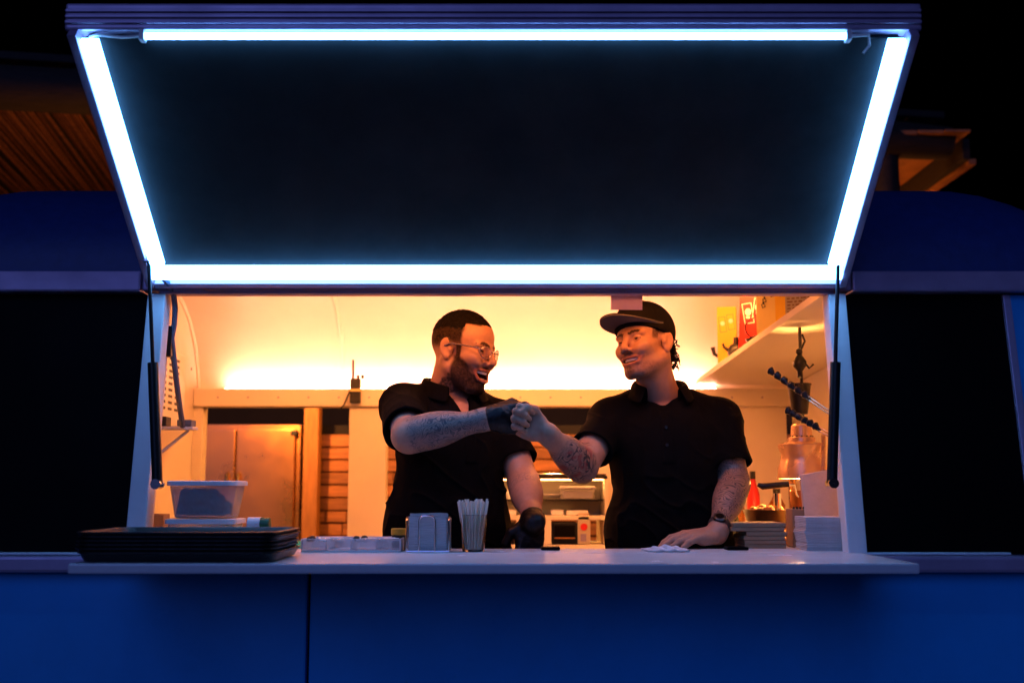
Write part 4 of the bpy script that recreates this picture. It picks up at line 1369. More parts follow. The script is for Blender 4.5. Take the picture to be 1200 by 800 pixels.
def relax(V, Q, it=1, lam=0.5):
    for _ in range(it):
        acc = np.zeros_like(V)
        n = np.zeros(len(V), f32)
        for a, b in ((0, 1), (1, 2), (2, 3), (3, 0)):
            np.add.at(acc, Q[:, a], V[Q[:, b]])
            np.add.at(n, Q[:, a], 1)
        V = V + lam * (acc / np.maximum(n, 1)[:, None] - V)
    return V


def vnormals(V, Q):
    n = np.cross(V[Q[:, 2]] - V[Q[:, 0]], V[Q[:, 3]] - V[Q[:, 1]])
    out = np.zeros_like(V)
    for k in range(4):
        np.add.at(out, Q[:, k], n)
    return out / (np.linalg.norm(out, axis=1, keepdims=True) + 1e-12)


_tab = np.random.RandomState(5).rand(32, 32, 32).astype(f32)


def vnoise(P):
    i = np.floor(P).astype(int)
    f = P - i
    f = f * f * (3 - 2 * f)
    r = 0
    for a in (0, 1):
        for b in (0, 1):
            for c in (0, 1):
                w = (f[:, 0] if a else 1 - f[:, 0]) * (f[:, 1] if b else 1 - f[:, 1]) * (f[:, 2] if c else 1 - f[:, 2])
                r = r + w * _tab[(i[:, 0] + a) % 32, (i[:, 1] + b) % 32, (i[:, 2] + c) % 32]
    return r


def sm(x, a, b):
    t = np.clip((x - a) / (b - a), 0, 1)
    return t * t * (3 - 2 * t)


def np_obj(name, V, Q, m, parent, col=None, ink=None):
    o0 = np.array(ORG[parent.name], f32)
    me = bpy.data.meshes.new(name)
    V = (V - o0).astype(f32)
    me.vertices.add(len(V))
    me.vertices.foreach_set('co', V.ravel())
    me.loops.add(Q.size)
    me.loops.foreach_set('vertex_index', Q.astype(np.int32).ravel())
    me.polygons.add(len(Q))
    me.polygons.foreach_set('loop_start', np.arange(0, Q.size, 4, dtype=np.int32))
    me.polygons.foreach_set('loop_total', np.full(len(Q), 4, np.int32))
    me.polygons.foreach_set('use_smooth', np.ones(len(Q), bool))
    me.update(calc_edges=True)
    me.validate()
    if col is not None:
        at = me.color_attributes.new('Col', 'FLOAT_COLOR', 'POINT')
        c4 = np.ones((len(V), 4), f32)
        c4[:, :3] = col
        at.data.foreach_set('color', c4.ravel())
    if ink is not None:
        at = me.attributes.new('ink', 'FLOAT', 'POINT')
        at.data.foreach_set('value', ink.astype(f32))
    me.materials.append(m)
    o = bpy.data.objects.new(name, me)
    COL.objects.link(o)
    o.parent = parent
    ORG[o.name] = Vector(o0.tolist())
    return o


def skin_mat(name, inkcol, scale, redink=None):
    m = bpy.data.materials.new(name)
    m.use_nodes = True
    N, L = m.node_tree.nodes, m.node_tree.links
    p = N['Principled BSDF']
    at = N.new('ShaderNodeAttribute')
    at.attribute_name = 'Col'
    ik = N.new('ShaderNodeAttribute')
    ik.attribute_name = 'ink'
    tc = N.new('ShaderNodeTexCoord')
    no = N.new('ShaderNodeTexNoise')
    no.inputs['Scale'].default_value = scale * 0.42
    no.inputs['Detail'].default_value = 1.0
    no.inputs['Distortion'].default_value = 1.2
    L.new(tc.outputs['Object'], no.inputs['Vector'])
    pm = N.new('ShaderNodeMath')
    pm.operation = 'MULTIPLY'
    pm.inputs[1].default_value = 9.0
    L.new(no.outputs[0], pm.inputs[0])
    vo = N.new('ShaderNodeMath')
    vo.operation = 'PINGPONG'
    vo.inputs[1].default_value = 0.5
    L.new(pm.outputs[0], vo.inputs[0])
    mr = N.new('ShaderNodeMapRange')
    mr.inputs[1].default_value = 0.10
    mr.inputs[2].default_value = 0.22
    mr.inputs[3].default_value = 1.0
    mr.inputs[4].default_value = 0.12
    L.new(vo.outputs[0], mr.inputs[0])
    n2 = N.new('ShaderNodeTexNoise')
    n2.inputs['Scale'].default_value = scale * 0.35
    n2.inputs['Detail'].default_value = 4
    L.new(tc.outputs['Object'], n2.inputs['Vector'])
    m2 = N.new('ShaderNodeMapRange')
    m2.inputs[1].default_value = 0.25
    m2.inputs[2].default_value = 0.50
    L.new(n2.outputs[0], m2.inputs[0])
    mu = N.new('ShaderNodeMath')
    mu.operation = 'MULTIPLY'
    L.new(mr.outputs[0], mu.inputs[0])
    L.new(ik.outputs['Fac'], mu.inputs[1])
    mu2 = N.new('ShaderNodeMath')
    mu2.operation = 'MULTIPLY'
    L.new(mu.outputs[0], mu2.inputs[0])
    L.new(m2.outputs[0], mu2.inputs[1])
    mx = N.new('ShaderNodeMix')
    mx.data_type = 'RGBA'
    L.new(mu2.outputs[0], mx.inputs['Factor'])
    L.new(at.outputs['Color'], mx.inputs['A'])
    mx.inputs['B'].default_value = (*inkcol, 1)
    last = mx.outputs['Result']
    if redink:
        n3 = N.new('ShaderNodeTexNoise')
        n3.inputs['Scale'].default_value = scale * 0.6
        L.new(tc.outputs['Object'], n3.inputs['Vector'])
        m3 = N.new('ShaderNodeMapRange')
        m3.inputs[1].default_value = 0.53
        m3.inputs[2].default_value = 0.58
        m3.inputs[4].default_value = 0.6
        L.new(n3.outputs[0], m3.inputs[0])
        mu3 = N.new('ShaderNodeMath')
        mu3.operation = 'MULTIPLY'
        L.new(m3.outputs[0], mu3.inputs[0])
        rk = N.new('ShaderNodeMapRange')
        rk.inputs[1].default_value = 0.86
        rk.inputs[2].default_value = 0.99
        L.new(ik.outputs['Fac'], rk.inputs[0])
        L.new(rk.outputs[0], mu3.inputs[1])
        mx2 = N.new('ShaderNodeMix')
        mx2.data_type = 'RGBA'
        L.new(mu3.outputs[0], mx2.inputs['Factor'])
        L.new(last, mx2.inputs['A'])
        mx2.inputs['B'].default_value = (*redink, 1)
        last = mx2.outputs['Result']
    n4 = N.new('ShaderNodeTexNoise')
    n4.inputs['Scale'].default_value = 90
    n4.inputs['Detail'].default_value = 4
    L.new(tc.outputs['Object'], n4.inputs['Vector'])
    m4 = N.new('ShaderNodeMapRange')
    m4.inputs[3].default_value = 0.82
    m4.inputs[4].default_value = 1.15
    L.new(n4.outputs[0], m4.inputs[0])
    vm = N.new('ShaderNodeVectorMath')
    vm.operation = 'SCALE'
    L.new(last, vm.inputs[0])
    L.new(m4.outputs[0], vm.inputs['Scale'])
    L.new(vm.outputs[0], p.inputs['Base Color'])
    p.inputs['Roughness'].default_value = 0.52
    sx = N.new('ShaderNodeSeparateColor')
    L.new(at.outputs['Color'], sx.inputs[0])
    ms = N.new('ShaderNodeMapRange')
    ms.inputs[1].default_value = 0.02
    ms.inputs[2].default_value = 0.30
    ms.inputs[3].default_value = 0.04
    ms.inputs[4].default_value = 0.42
    L.new(sx.outputs[0], ms.inputs[0])
    L.new(ms.outputs[0], p.inputs['Specular IOR Level'])
    p.inputs['Subsurface Weight'].default_value = 0.08
    p.inputs['Subsurface Radius'].default_value = (0.01, 0.004, 0.002)
    p.inputs['Subsurface Scale'].default_value = 0.5
    bp = N.new('ShaderNodeBump')
    bp.inputs['Strength'].default_value = 0.12
    bp.inputs['Distance'].default_value = 0.004
    L.new(n4.outputs[0], bp.inputs['Height'])
    L.new(bp.outputs[0], p.inputs['Normal'])
    return m


def frame(fwd, up_):
    f = Vector(fwd).normalized()
    l = Vector(up_).cross(f).normalized()
    u = f.cross(l)
    return Matrix((f, l, u)).transposed()          # columns forward, left, up


# ---- hand: local x along the fingers, y to the palm side, z to the thumb side (mirror y for a left hand)
def hand_prims(curl, thumb, mirror=1.0, spread=0.004, s=1.0):
    out = []
    out.append(('ell', (0.045, 0.0, 0.0), (0.052, 0.0165, 0.041), 0.012))
    out.append(('cone', (-0.012, 0, 0), (0.03, 0.0, 0.002), 0.0255, 0.022, 0.015))
    out.append(('cone', (0.02, 0.008, 0.022), (0.05, 0.006, 0.026), 0.018, 0.014, 0.012))
    out.append(('cone', (0.02, 0.007, -0.024), (0.06, 0.005, -0.028), 0.015, 0.013, 0.012))
    zs_ = (0.0285, 0.0095, -0.0095, -0.0275)
    ln = ((0.044, 0.026, 0.021), (0.048, 0.030, 0.022), (0.045, 0.028, 0.022), (0.036, 0.021, 0.019))
    kx = (0.086, 0.090, 0.086, 0.078)
    for i in range(4):
        p = Vector((kx[i], -0.005, zs_[i]))
        out.append(('cone', (0.05, -0.003, zs_[i] * 0.85), tuple(p), 0.011, 0.0115, 0.010))
        a = 0.0
        r = [0.0105, 0.0098, 0.0088, 0.0075]
        if i == 3:
            r = [v * 0.9 for v in r]
        for j in range(3):
            a += curl[i][j]
            q = p + Vector((math.cos(a), math.sin(a), (1.5 - i) * spread / 0.04 * 0.3 if j == 0 else 0)).normalized() * ln[i][j]
            out.append(('cone', tuple(p), tuple(q), r[j], r[j + 1], 0.004))
            p = q
    for a, b, r1, r2 in thumb:
        out.append(('cone', a, b, r1, r2, 0.005))
    res = []
    for o in out:
        if o[0] == 'ell':
            res.append(('ell', (o[1][0] * s, o[1][1] * s * mirror, o[1][2] * s), tuple(v * s for v in o[2]), o[3]))
        else:
            res.append(('cone', (o[1][0] * s, o[1][1] * s * mirror, o[1][2] * s), (o[2][0] * s, o[2][1] * s * mirror, o[2][2] * s), o[3] * s, o[4] * s, o[5]))
    return res


FIST = [(1.35, 1.55, 0.95)] * 4
T_FIST = (((0.022, 0.006, 0.026), (0.050, 0.020, 0.043), 0.0155, 0.0125), ((0.050, 0.020, 0.043), (0.076, 0.043, 0.034), 0.0120, 0.0112), ((0.076, 0.043, 0.034), (0.084, 0.052, 0.012), 0.0110, 0.0085))
T_FLAT = (((0.020, 0.004, 0.024), (0.045, 0.008, 0.048), 0.0150, 0.0125), ((0.045, 0.008, 0.048), (0.075, 0.012, 0.060), 0.0118, 0.0105), ((0.075, 0.012, 0.060), (0.098, 0.018, 0.062), 0.0102, 0.0080))
T_LOOP = (((0.018, 0.004, 0.024), (0.040, 0.010, 0.056), 0.0150, 0.0120), ((0.040, 0.010, 0.056), (0.072, 0.020, 0.064), 0.0112, 0.0100), ((0.072, 0.020, 0.064), (0.100, 0.030, 0.046), 0.0098, 0.0080))
T_PINCH = (((0.022, 0.008, 0.026), (0.050, 0.030, 0.040), 0.0150, 0.0125), ((0.050, 0.030, 0.040), (0.080, 0.048, 0.036), 0.0118, 0.0105), ((0.080, 0.048, 0.036), (0.104, 0.052, 0.030), 0.0102, 0.0080))


def add_hand(fd, prims, org, R, grow=0.0):
    Rn = np.array(R)
    o_ = np.array(org)
    for p in prims:
        if p[0] == 'ell':
            fd.ell(o_ + Rn @ np.array(p[1]), np.array(p[2]) + grow, Rn, p[3])
        else:
            fd.cone(o_ + Rn @ np.array(p[1]), o_ + Rn @ np.array(p[2]), p[3] + grow, p[4] + grow, p[5])


def build_head(fd, Hc, HR, s, mouth_open, jaw, mw=1.0):
    """local axes: x forward, y to the person's left, z up; metres; eye line at z=0"""
    Rn = np.array(HR)
    c0_ = np.array(Hc)

    def T(p):
        return c0_ + Rn @ (np.array(p) * s)

    def E(c, r, k=0.012, mode='add', R2=None):
        RR = Rn if R2 is None else Rn @ np.array(R2)
        fd.ell(T(c), np.array(r) * s, RR, k * s, mode)

    def Cn(a, b, r1, r2=None, k=0.01, mode='add'):
        fd.cone(T(a), T(b), r1 * s, (r1 if r2 is None else r2) * s, k * s, mode)

    j = jaw
    E((-0.012, 0, 0.036), (0.096, 0.076, 0.082))
    E((-0.046, 0, 0.018), (0.058, 0.067, 0.066), 0.02)
    E((0.044, 0, 0.034), (0.044, 0.060, 0.052), 0.02)
    E((0.034, 0, -0.028), (0.056, 0.062, 0.062), 0.02)
    E((0.024, 0, -0.070 - j * 0.5), (0.060, 0.056, 0.042), 0.02)
    E((0.066, 0, -0.068 - j * 0.4), (0.026, 0.034, 0.036), 0.02)
    E((0.074, 0, -0.101 - j), (0.020, 0.022, 0.017), 0.018)
    for y in (-1, 1):
        E((0.062, y * 0.042, -0.026), (0.027, 0.024, 0.021), 0.016)
        E((0.071, y * 0.037, -0.038), (0.022, 0.019, 0.017), 0.012)          # raised cheek of a smile
        Cn((0.0, y * 0.056, -0.060 - j * .4), (0.058, y * 0.026, -0.100 - j), 0.018, 0.017, 0.02)
        Cn((0.085, y * 0.012, 0.0150), (0.074, y * 0.046, 0.0150), 0.0105, 0.0092, 0.010)
        E((0.098, y * 0.031, -0.003), (0.018, 0.0155, 0.0125), 0.010, 'sub')
        E((0.0745, y * 0.0315, -0.001), (0.0140, 0.0150, 0.0120), 0.003)     # lids
    Cn((0.088, 0, 0.012), (0.111, 0, -0.028), 0.0085, 0.0105, 0.010)
    E((0.110, 0, -0.033), (0.0135, 0.0120, 0.0105), 0.006)
    for y in (-1, 1):
        E((0.098, y * 0.0150, -0.038), (0.0125, 0.0092, 0.0088), 0.006)
        E((0.106, y * 0.0075, -0.0455), (0.006, 0.004, 0.004), 0.003, 'sub')
        Cn((0.097, y * 0.022, -0.040), (0.083, y * 0.036, -0.066), 0.0030, 0.0035, 0.007, 'sub')
        E((0.0895, y * 0.0315, -0.003), (0.0080, 0.0125, 0.0019), 0.0015, 'sub')  # narrow eye slit
    # mouth
    zo = -0.067 - mouth_open * 0.5
    E((0.090, 0, zo), (0.030, 0.029 * mw, 0.0065 + mouth_open), 0.004, 'sub')
    up_l = [(0.074, -0.034, -0.056), (0.0885, -0.020, -0.0585), (0.0965, 0, -0.0590), (0.0885, 0.020, -0.0585), (0.074, 0.034, -0.056)]
    lo_l = [(0.074, -0.034, -0.057), (0.087, -0.021, zo - 0.008 - mouth_open), (0.0945, 0, zo - 0.0115 - mouth_open), (0.087, 0.021, zo - 0.008 - mouth_open), (0.074, 0.034, -0.057)]
    up_l = [(a - 0.10 * abs(b_) * (mw - 1), b_ * mw, c_ + 0.02 * abs(b_) * (mw > 1)) for a, b_, c_ in up_l]
    lo_l = [(a - 0.10 * abs(b_) * (mw - 1), b_ * mw, c_ + 0.02 * abs(b_) * (mw > 1)) for a, b_, c_ in lo_l]
    for ch, r in ((up_l, 0.0033), (lo_l, 0.0044)):
        for a, b in zip(ch, ch[1:]):
            Cn((a[0] - .0015, a[1], a[2]), (b[0] - .0015, b[1], b[2]), r, r, 0.006)
    # ears
    for y in (-1, 1):
        Re = Matrix.Rotation(y * math.radians(-24), 3, 'Z') @ Matrix.Rotation(math.radians(-12), 3, 'Y')
        E((-0.014, y * 0.077, -0.010), (0.0205, 0.0075, 0.0330), 0.005, 'add', Re)
        E((-0.010, y * 0.084, -0.010), (0.0125, 0.0055, 0.0210), 0.003, 'sub', Re)
        E((0.000, y * 0.075, -0.012), (0.0060, 0.0060, 0.0080), 0.004, 'add', Re)
        E((-0.008, y * 0.078, -0.036), (0.0080, 0.0055, 0.0090), 0.004, 'add', Re)
    return T, up_l, lo_l, zo


def seg_dist(P, a, b):
    a = np.array(a, f32)
    b = np.array(b, f32)
    ab = b - a
    t = np.clip(((P - a) @ ab) / (ab @ ab), 0, 1)
    return np.linalg.norm(P - a - t[:, None] * ab, axis=1)


def axis_grid(a, b, h):
    return np.arange(a, b, h)


def eyeball(person, T, HR, s, y, look=(1, 0, 0)):
    c = Vector(T((0.0735, y * 0.0315, -0.003)))
    mb = MB().lathe([(0.0115 * s * math.sin(math.pi * i / 10) + 1e-5, -0.0115 * s * math.cos(math.pi * i / 10)) for i in range(11)], c, 14)
    e_ = mb.obj('eye', M_EYE, person, smooth=True)
    d = (HR @ Vector(look)).normalized()
    Mz = d.to_track_quat('Z', 'Y').to_matrix()
    MB().lathe([(1e-4, 0.0121 * s), (0.003 * s, 0.0119 * s), (0.0056 * s, 0.0107 * s)], c, 14, M=Mz).obj('iris', M_HAIR, e_, smooth=True)


def teeth(person, T, z0, z1, name='teeth', xo=0.0):
    n = 13

    def fn(i, j):
        u = -1 + 2 * i / (n - 1)
        y = 0.029 * u
        x = 0.0905 + xo - 0.017 * u * u
        z = (z0, (z0 + z1) / 2, z1)[j]
        return Vector(T((x - 0.001 * (j == 0) + 0.0007 * math.sin(i * 3.14), y, z + 0.003 * u * u)))
    MB().grid(fn, n, 3).obj(name, M_TEETH, person, smooth=True, solid=0.003)
def make_person(sp):
    PV = Vector(sp['pelvis'])
    ps = thing('person', sp['label'], 'person', (PV.x, PV.y, FLOOR))
    S = {k: Vector(sp['sh' + k]) for k in 'RL'}
    E_ = {k: Vector(sp['el' + k]) for k in 'RL'}
    Wr = {k: Vector(sp['wr' + k]) for k in 'RL'}
    Nb = Vector(sp['neck'])
    lat = (S['L'] - S['R'])
    lat.z = 0
    lat.normalize()
    fwd = lat.cross(Vector((0, 0, 1)))
    TR = Matrix((lat, fwd, Vector((0, 0, 1)))).transposed()
    mid = (S['L'] + S['R']) / 2
    b = sp['bulk']
    HR = frame(*sp['headdir'])
    Hc = Vector(sp['head'])
    hs = sp['hs']
    ar = sp['arm']
    allp = [S['R'], S['L'], E_['R'], E_['L'], Wr['R'], Wr['L'], Hc, PV]
    lo = [min(p[i] for p in allp) for i in range(3)]
    hi = [max(p[i] for p in allp) for i in range(3)]
    zfine0 = 1.30
    xs = axis_grid(lo[0] - 0.16, hi[0] + 0.16, 0.0030)
    ys = axis_grid(min(lo[1] - 0.17, PV.y - 0.26), max(hi[1], PV.y) + 0.26, 0.0034)
    zs = np.concatenate([np.arange(FLOOR - 0.03, zfine0, 0.018), np.arange(zfine0, Hc.z + 0.16, 0.0027)])
    fd = Field(xs, ys, zs)
    ctr = lambda dz, df=0.0: Vector(((mid.x * (1 - min(1, -dz / .5)) + PV.x * min(1, -dz / .5)), (mid.y * (1 - min(1, -dz / .5)) + PV.y * min(1, -dz / .5)), mid.z + dz)) + fwd * df
    hw = (S['L'] - S['R']).length / 2

    def torso(f, g):
        """g grows the trunk; shared by body and shirt"""
        f.ell(ctr(-0.13, 0.012), (hw * 0.98 + g, 0.118 * b + g, 0.20 + g), TR, 0.04)
        f.ell(ctr(-0.20, 0.03), (hw * 0.86 + g, 0.112 * b + g, 0.16 + g), TR, 0.04)
        f.ell(ctr(-0.36, 0.028 * b), (0.168 * b + g, 0.132 * b + g, 0.20 + g), TR, 0.05)
        f.ell(ctr(-0.53, 0.0), (0.172 * b + g, 0.128 * b + g, 0.16 + g), TR, 0.05)
        for k, sg_ in (('R', -1), ('L', 1)):
            f.cone(Nb - Vector((0, 0, 0.03)) + lat * sg_ * 0.035, S[k] + Vector((0, 0, 0.004)), 0.050 + g, 0.044 + g, 0.04)
            f.cone(ctr(-0.10, 0.02) + lat * sg_ * hw * 0.5, S[k] + Vector((0, 0, -0.02)), 0.075 + g, 0.056 + g, 0.04)

    torso(fd, -0.012)
    # legs, under the trousers
    for sg_ in (-1, 1):
        hp_ = PV + lat * sg_ * 0.092
        kn = Vector((hp_.x + lat.x * sg_ * .02, hp_.y - 0.01, FLOOR + 0.48))
        an = Vector((kn.x + lat.x * sg_ * .01, hp_.y + 0.02, FLOOR + 0.09))
        fd.cone(hp_, kn, 0.080 * b, 0.055, 0.03)
        fd.cone(kn, an, 0.054, 0.040, 0.02)
        fd.cone(an, an + fwd * 0.15 - Vector((0, 0, 0.045)), 0.045, 0.035, 0.02)
    # arms
    for k in 'RL':
        up_, fo = E_[k] - S[k], Wr[k] - E_[k]
        fd.cone(S[k], E_[k], 0.054 * ar, 0.044 * ar, 0.02)
        fd.cone(E_[k], Wr[k], 0.045 * ar, 0.0275 * ar, 0.015)
        bel = E_[k] + fo * 0.27
        Rf = frame(fo, Vector((0.13, 0.2, 0.97)))
        fd.ell(bel + Vector((0, 0, 0.002)), (0.105, 0.047 * ar, 0.050 * ar), Rf, 0.02)
        fd.ell(Wr[k] - fo * 0.06, (0.045, 0.027 * ar, 0.031 * ar), Rf, 0.015)
    hands = {}
    for k in 'RL':
        d, u_, prims = sp['hand' + k]
        Rh = frame(d, u_)
        hands[k] = (prims, Wr[k] + Vector(d).normalized() * 0.012, Rh)
        add_hand(fd, prims, hands[k][1], Rh)
    # neck and head
    T0 = lambda p: Hc + HR @ (Vector(p) * hs)
    fd.cone(Nb - Vector((0, 0, 0.02)), T0((-0.022, 0, -0.055)), 0.066 * sp['neckw'], 0.058 * sp['neckw'], 0.02)
    fd.cone(Nb + fwd * 0.025 - Vector((0, 0, 0.005)), T0((0.012, 0, -0.075)), 0.045, 0.040, 0.025)
    for sg_ in (-1, 1):
        fd.cone(Nb + fwd * 0.05 + lat * sg_ * 0.015 - Vector((0, 0, .01)), T0((-0.02, sg_ * 0.06, -0.04)), 0.012, 0.014, 0.025)
    T, upl, lol, zo = build_head(fd, Hc, HR, hs, sp['mouth'], sp['jaw'], sp['mw'])
    V, Q = fd.mesh()
    V = relax(V, Q, 1, 0.35)
    # ---- skin colours
    L_ = ((V - np.array(Hc, f32)) @ np.array(HR, f32)) / hs
    near = np.linalg.norm(L_, axis=1) < 0.19
    col = np.tile(np.array(sp['skin'], f32), (len(V), 1))
    nz = vnoise(V * 60) - 0.5
    nz2 = vnoise(V * 260) - 0.5
    col *= (1 + 0.12 * (vnoise(V * 25) - 0.5))[:, None]

    def blend(mask, c):
        nonlocal col
        m = np.clip(mask, 0, 1)[:, None]
        col = col * (1 - m) + np.array(c, f32)[None, :] * m
    x, y, z = L_[:, 0], L_[:, 1], L_[:, 2]
    ay = np.abs(y)
    # warm cheeks, nose
    blend(near * 0.35 * sm(0.035 - np.linalg.norm(L_ - np.array([0.09, 0, -0.035], f32), axis=1), 0, 0.03), np.array(sp['skin']) * np.array([1.05, .78, .72]))
    sp['paint'](blend, x, y, z, ay, nz, nz2, near)
    lip = np.minimum.reduce([seg_dist(L_, a, c) for ch in (upl, lol) for a, c in zip(ch, ch[1:])])
    blend(near * sm(0.0068 - lip, 0, 0.003), sp['lip'])
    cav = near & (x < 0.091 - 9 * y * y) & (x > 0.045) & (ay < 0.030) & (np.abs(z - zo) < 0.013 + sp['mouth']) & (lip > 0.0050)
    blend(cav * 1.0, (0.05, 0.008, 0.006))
    for sgn in (-1, 1):
        br = np.minimum(seg_dist(L_, (0.0925, sgn * 0.012, 0.0155), (0.089, sgn * 0.030, 0.0215)), seg_dist(L_, (0.089, sgn * 0.030, 0.0215), (0.074, sgn * 0.049, 0.0165)))
        blend(near * sm(0.0068 + nz2 * .004 - br, 0, 0.003) * 0.92, (0.014, 0.008, 0.006))
        es = seg_dist(L_, (0.088, sgn * 0.020, -0.003), (0.080, sgn * 0.044, -0.002))
        blend(near * sm(0.0040 - es, 0, 0.003) * 0.8, (0.02, 0.010, 0.008))
    ink = np.zeros(len(V), f32)
    for k in 'RL':
        if sp['ink'].get(k):
            a0, a1, amt = sp['ink'][k]
            fo = np.array(Wr[k] - E_[k], f32)
            t = ((V - np.array(E_[k], f32)) @ fo) / (fo @ fo)
            dist = np.linalg.norm(V - np.array(E_[k], f32) - np.clip(t, -.3, 1.05)[:, None] * fo, axis=1)
            ink = np.maximum(ink, amt * (dist < 0.08) * sm(t, a0 - .06, a0 + .03) * (1 - sm(t, a1 - .03, a1 + .05)))
    for k, c_, am in sp['inkwash']:
        a0, a1, amt = sp['ink'][k]
        fo = np.array(Wr[k] - E_[k], f32)
        t = ((V - np.array(E_[k], f32)) @ fo) / (fo @ fo)
        dist = np.linalg.norm(V - np.array(E_[k], f32) - np.clip(t, -.3, 1.05)[:, None] * fo, axis=1)
        msk = (dist < 0.08) * sm(t, a0 - .06, a0 + .06) * (1 - sm(t, a1 - .06, a1 + .05))
        blend(msk * am * (0.45 + 1.1 * vnoise(V * 38 + 7)), c_)
    if sp.get('neckink'):
        c_, r_ = sp['neckink']
        dd = np.linalg.norm((V - np.array(T(c_), f32)), axis=1)
        m = sm(r_ + nz * 0.03 - dd, 0, 0.012)
        blend(m * 0.85 * (1 + nz2), (0.035, 0.026, 0.024))
    np_obj('body', V, Q, sp['skinmat'], ps, col, ink)

    # ---- shirt
    fs_ = Field(axis_grid(lo[0] - 0.17, hi[0] + 0.17, 0.0040), ys[::1], np.arange(1.22, mid.z + 0.16, 0.0036))
    torso(fs_, 0.006)
    for k in 'RL':
        t1, r1, r2 = sp['sleeve' + k]
        end = S[k] + (E_[k] - S[k]) * (t1 + 0.25)
        L1 = (end - S[k]).length
        cut = (E_[k] - S[k]).length * t1 / L1
        fs_.cone(S[k], end, r1, r2 + (r2 - r1) * 0.2, 0.035, cut1=cut)
        a = S[k] + (E_[k] - S[k]) * (t1 - 0.16)
        bb = S[k] + (E_[k] - S[k]) * (t1 + 0.25)
        fs_.cone(a, bb, r2 - 0.012, r2 - 0.004, 0.004, 'sub')
    # neck opening and placket
    fs_.cone(Nb - Vector((0, 0, 0.035)) + fwd * 0.012, Nb + Vector((0, 0, 0.12)) + fwd * 0.03, 0.066 * sp['neckw'] + 0.004, 0.09, 0.012, 'sub')
    vp = sp['vdrop']
    surf = Nb + fwd * (sp['vfwd']) - Vector((0, 0, vp))
    fs_.cone(Nb + fwd * 0.085, surf, 0.046, 0.010, 0.006, 'sub')
    zh = 1.265
    fs_.plane((0, 0, zh), (0, 0, -1), (xs[0], ys[0], 1.2), (xs[-1], ys[-1], 1.34), 0.004)
    V2, Q2 = fs_.mesh()
    N2 = vnormals(V2, Q2)
    # creases: stretched ridged noise, fading towards the shoulders
    q = V2.copy()
    q[:, 2] *= 0.45
    n1 = 1 - np.abs(2 * vnoise(q * 11 + 3) - 1)
    q2 = V2 @ np.array([[0.8, 0, 0.6], [0, 1, 0], [-0.6, 0, 0.8]], f32)
    q2[:, 2] *= 2.4
    n2 = 1 - np.abs(2 * vnoise(q2 * 9 + 11) - 1)
    fade = 0.35 + 0.65 * sm(mid.z - V2[:, 2], 0.03, 0.25)
    V2 = V2 + N2 * ((0.005 * (n1 ** 5 - 0.2) + 0.007 * (n2 ** 6 - 0.2) + 0.002 * (vnoise(V2 * 45) - 0.5)) * fade)[:, None]
    rl = V2 - np.array(surf, f32)
    lt_ = np.abs(rl @ np.array(lat, f32) - 0.004)
    V2 = V2 + N2 * (0.0028 * sm(0.019 - lt_, 0, 0.003) * sm(rl[:, 2], -0.135, -0.131) * (rl[:, 2] < 0.03) * (N2 @ np.array(fwd, f32) > 0.3))[:, None]
    shirt = np_obj('polo_shirt', V2, Q2, M_SHIRT, ps)
    # collar
    half = sp['collar_open']
    for sg_ in (-1, 1):
        n = 15

        def fn(i, jx):
            th = math.radians(half + (180 - half) * i / (n - 1)) * sg_
            d = fwd * math.cos(th) + lat * math.sin(th)
            fr_ = (1 + math.cos(th)) / 2
            front = fr_ ** 2.0
            rin = 0.066 * sp['neckw'] + 0.006 + 0.006 * front
            cx_ = Nb + fwd * (0.010 + 0.020 * fr_)
            if jx == 0:
                return cx_ + d * (rin + 0.000) + Vector((0, 0, -0.020 - 0.045 * front))
            if jx == 1:
                return cx_ + d * (rin + 0.002) + Vector((0, 0, 0.036 - 0.046 * front))
            if jx == 2:
                return cx_ + d * (rin + 0.011) + Vector((0, 0, 0.040 - 0.050 * front))
            if jx == 3:
                return cx_ + d * (rin + 0.021 + 0.005 * front) + Vector((0, 0, 0.014 - 0.050 * front))
            return cx_ + d * (rin + 0.030 + 0.018 * front) + Vector((0, 0, -0.010 - 0.055 * front))
        MB().grid(fn, n, 5).obj('collar', M_SHIRT, shirt, smooth=True, solid=0.004, sub=1)
    for kk in range(sp['buttons']):
        tg = surf + Vector((0, 0, -0.022 - kk * 0.055))
        rel = V2 - np.array(tg, f32)
        okv = (np.abs(rel[:, 2]) < 0.008) & (np.abs(rel @ np.array(lat, f32)) < 0.008)
        bp_ = tg + fwd * float((rel[okv] @ np.array(fwd, f32)).max())
        bo = MB().lathe([(0.0005, 0.003), (0.005, 0.003), (0.006, 0.001), (0.006, -0.002)], bp_, 12, M=frame(Vector((0, 0, 1)), fwd)).obj('button', M_CHROME, shirt, smooth=True)
    # ---- trousers and shoes
    ft = Field(axis_grid(PV.x - 0.30, PV.x + 0.30, 0.010), axis_grid(PV.y - 0.34, PV.y + 0.28, 0.010), axis_grid(FLOOR - 0.02, 1.42, 0.012))
    ft.ell(ctr(-0.53, 0.0), (0.170 * b, 0.126 * b, 0.15), TR, 0.05)
    fsh = Field(axis_grid(PV.x - 0.30, PV.x + 0.30, 0.010), axis_grid(PV.y - 0.38, PV.y + 0.28, 0.010), axis_grid(FLOOR - 0.02, FLOOR + 0.16, 0.008))
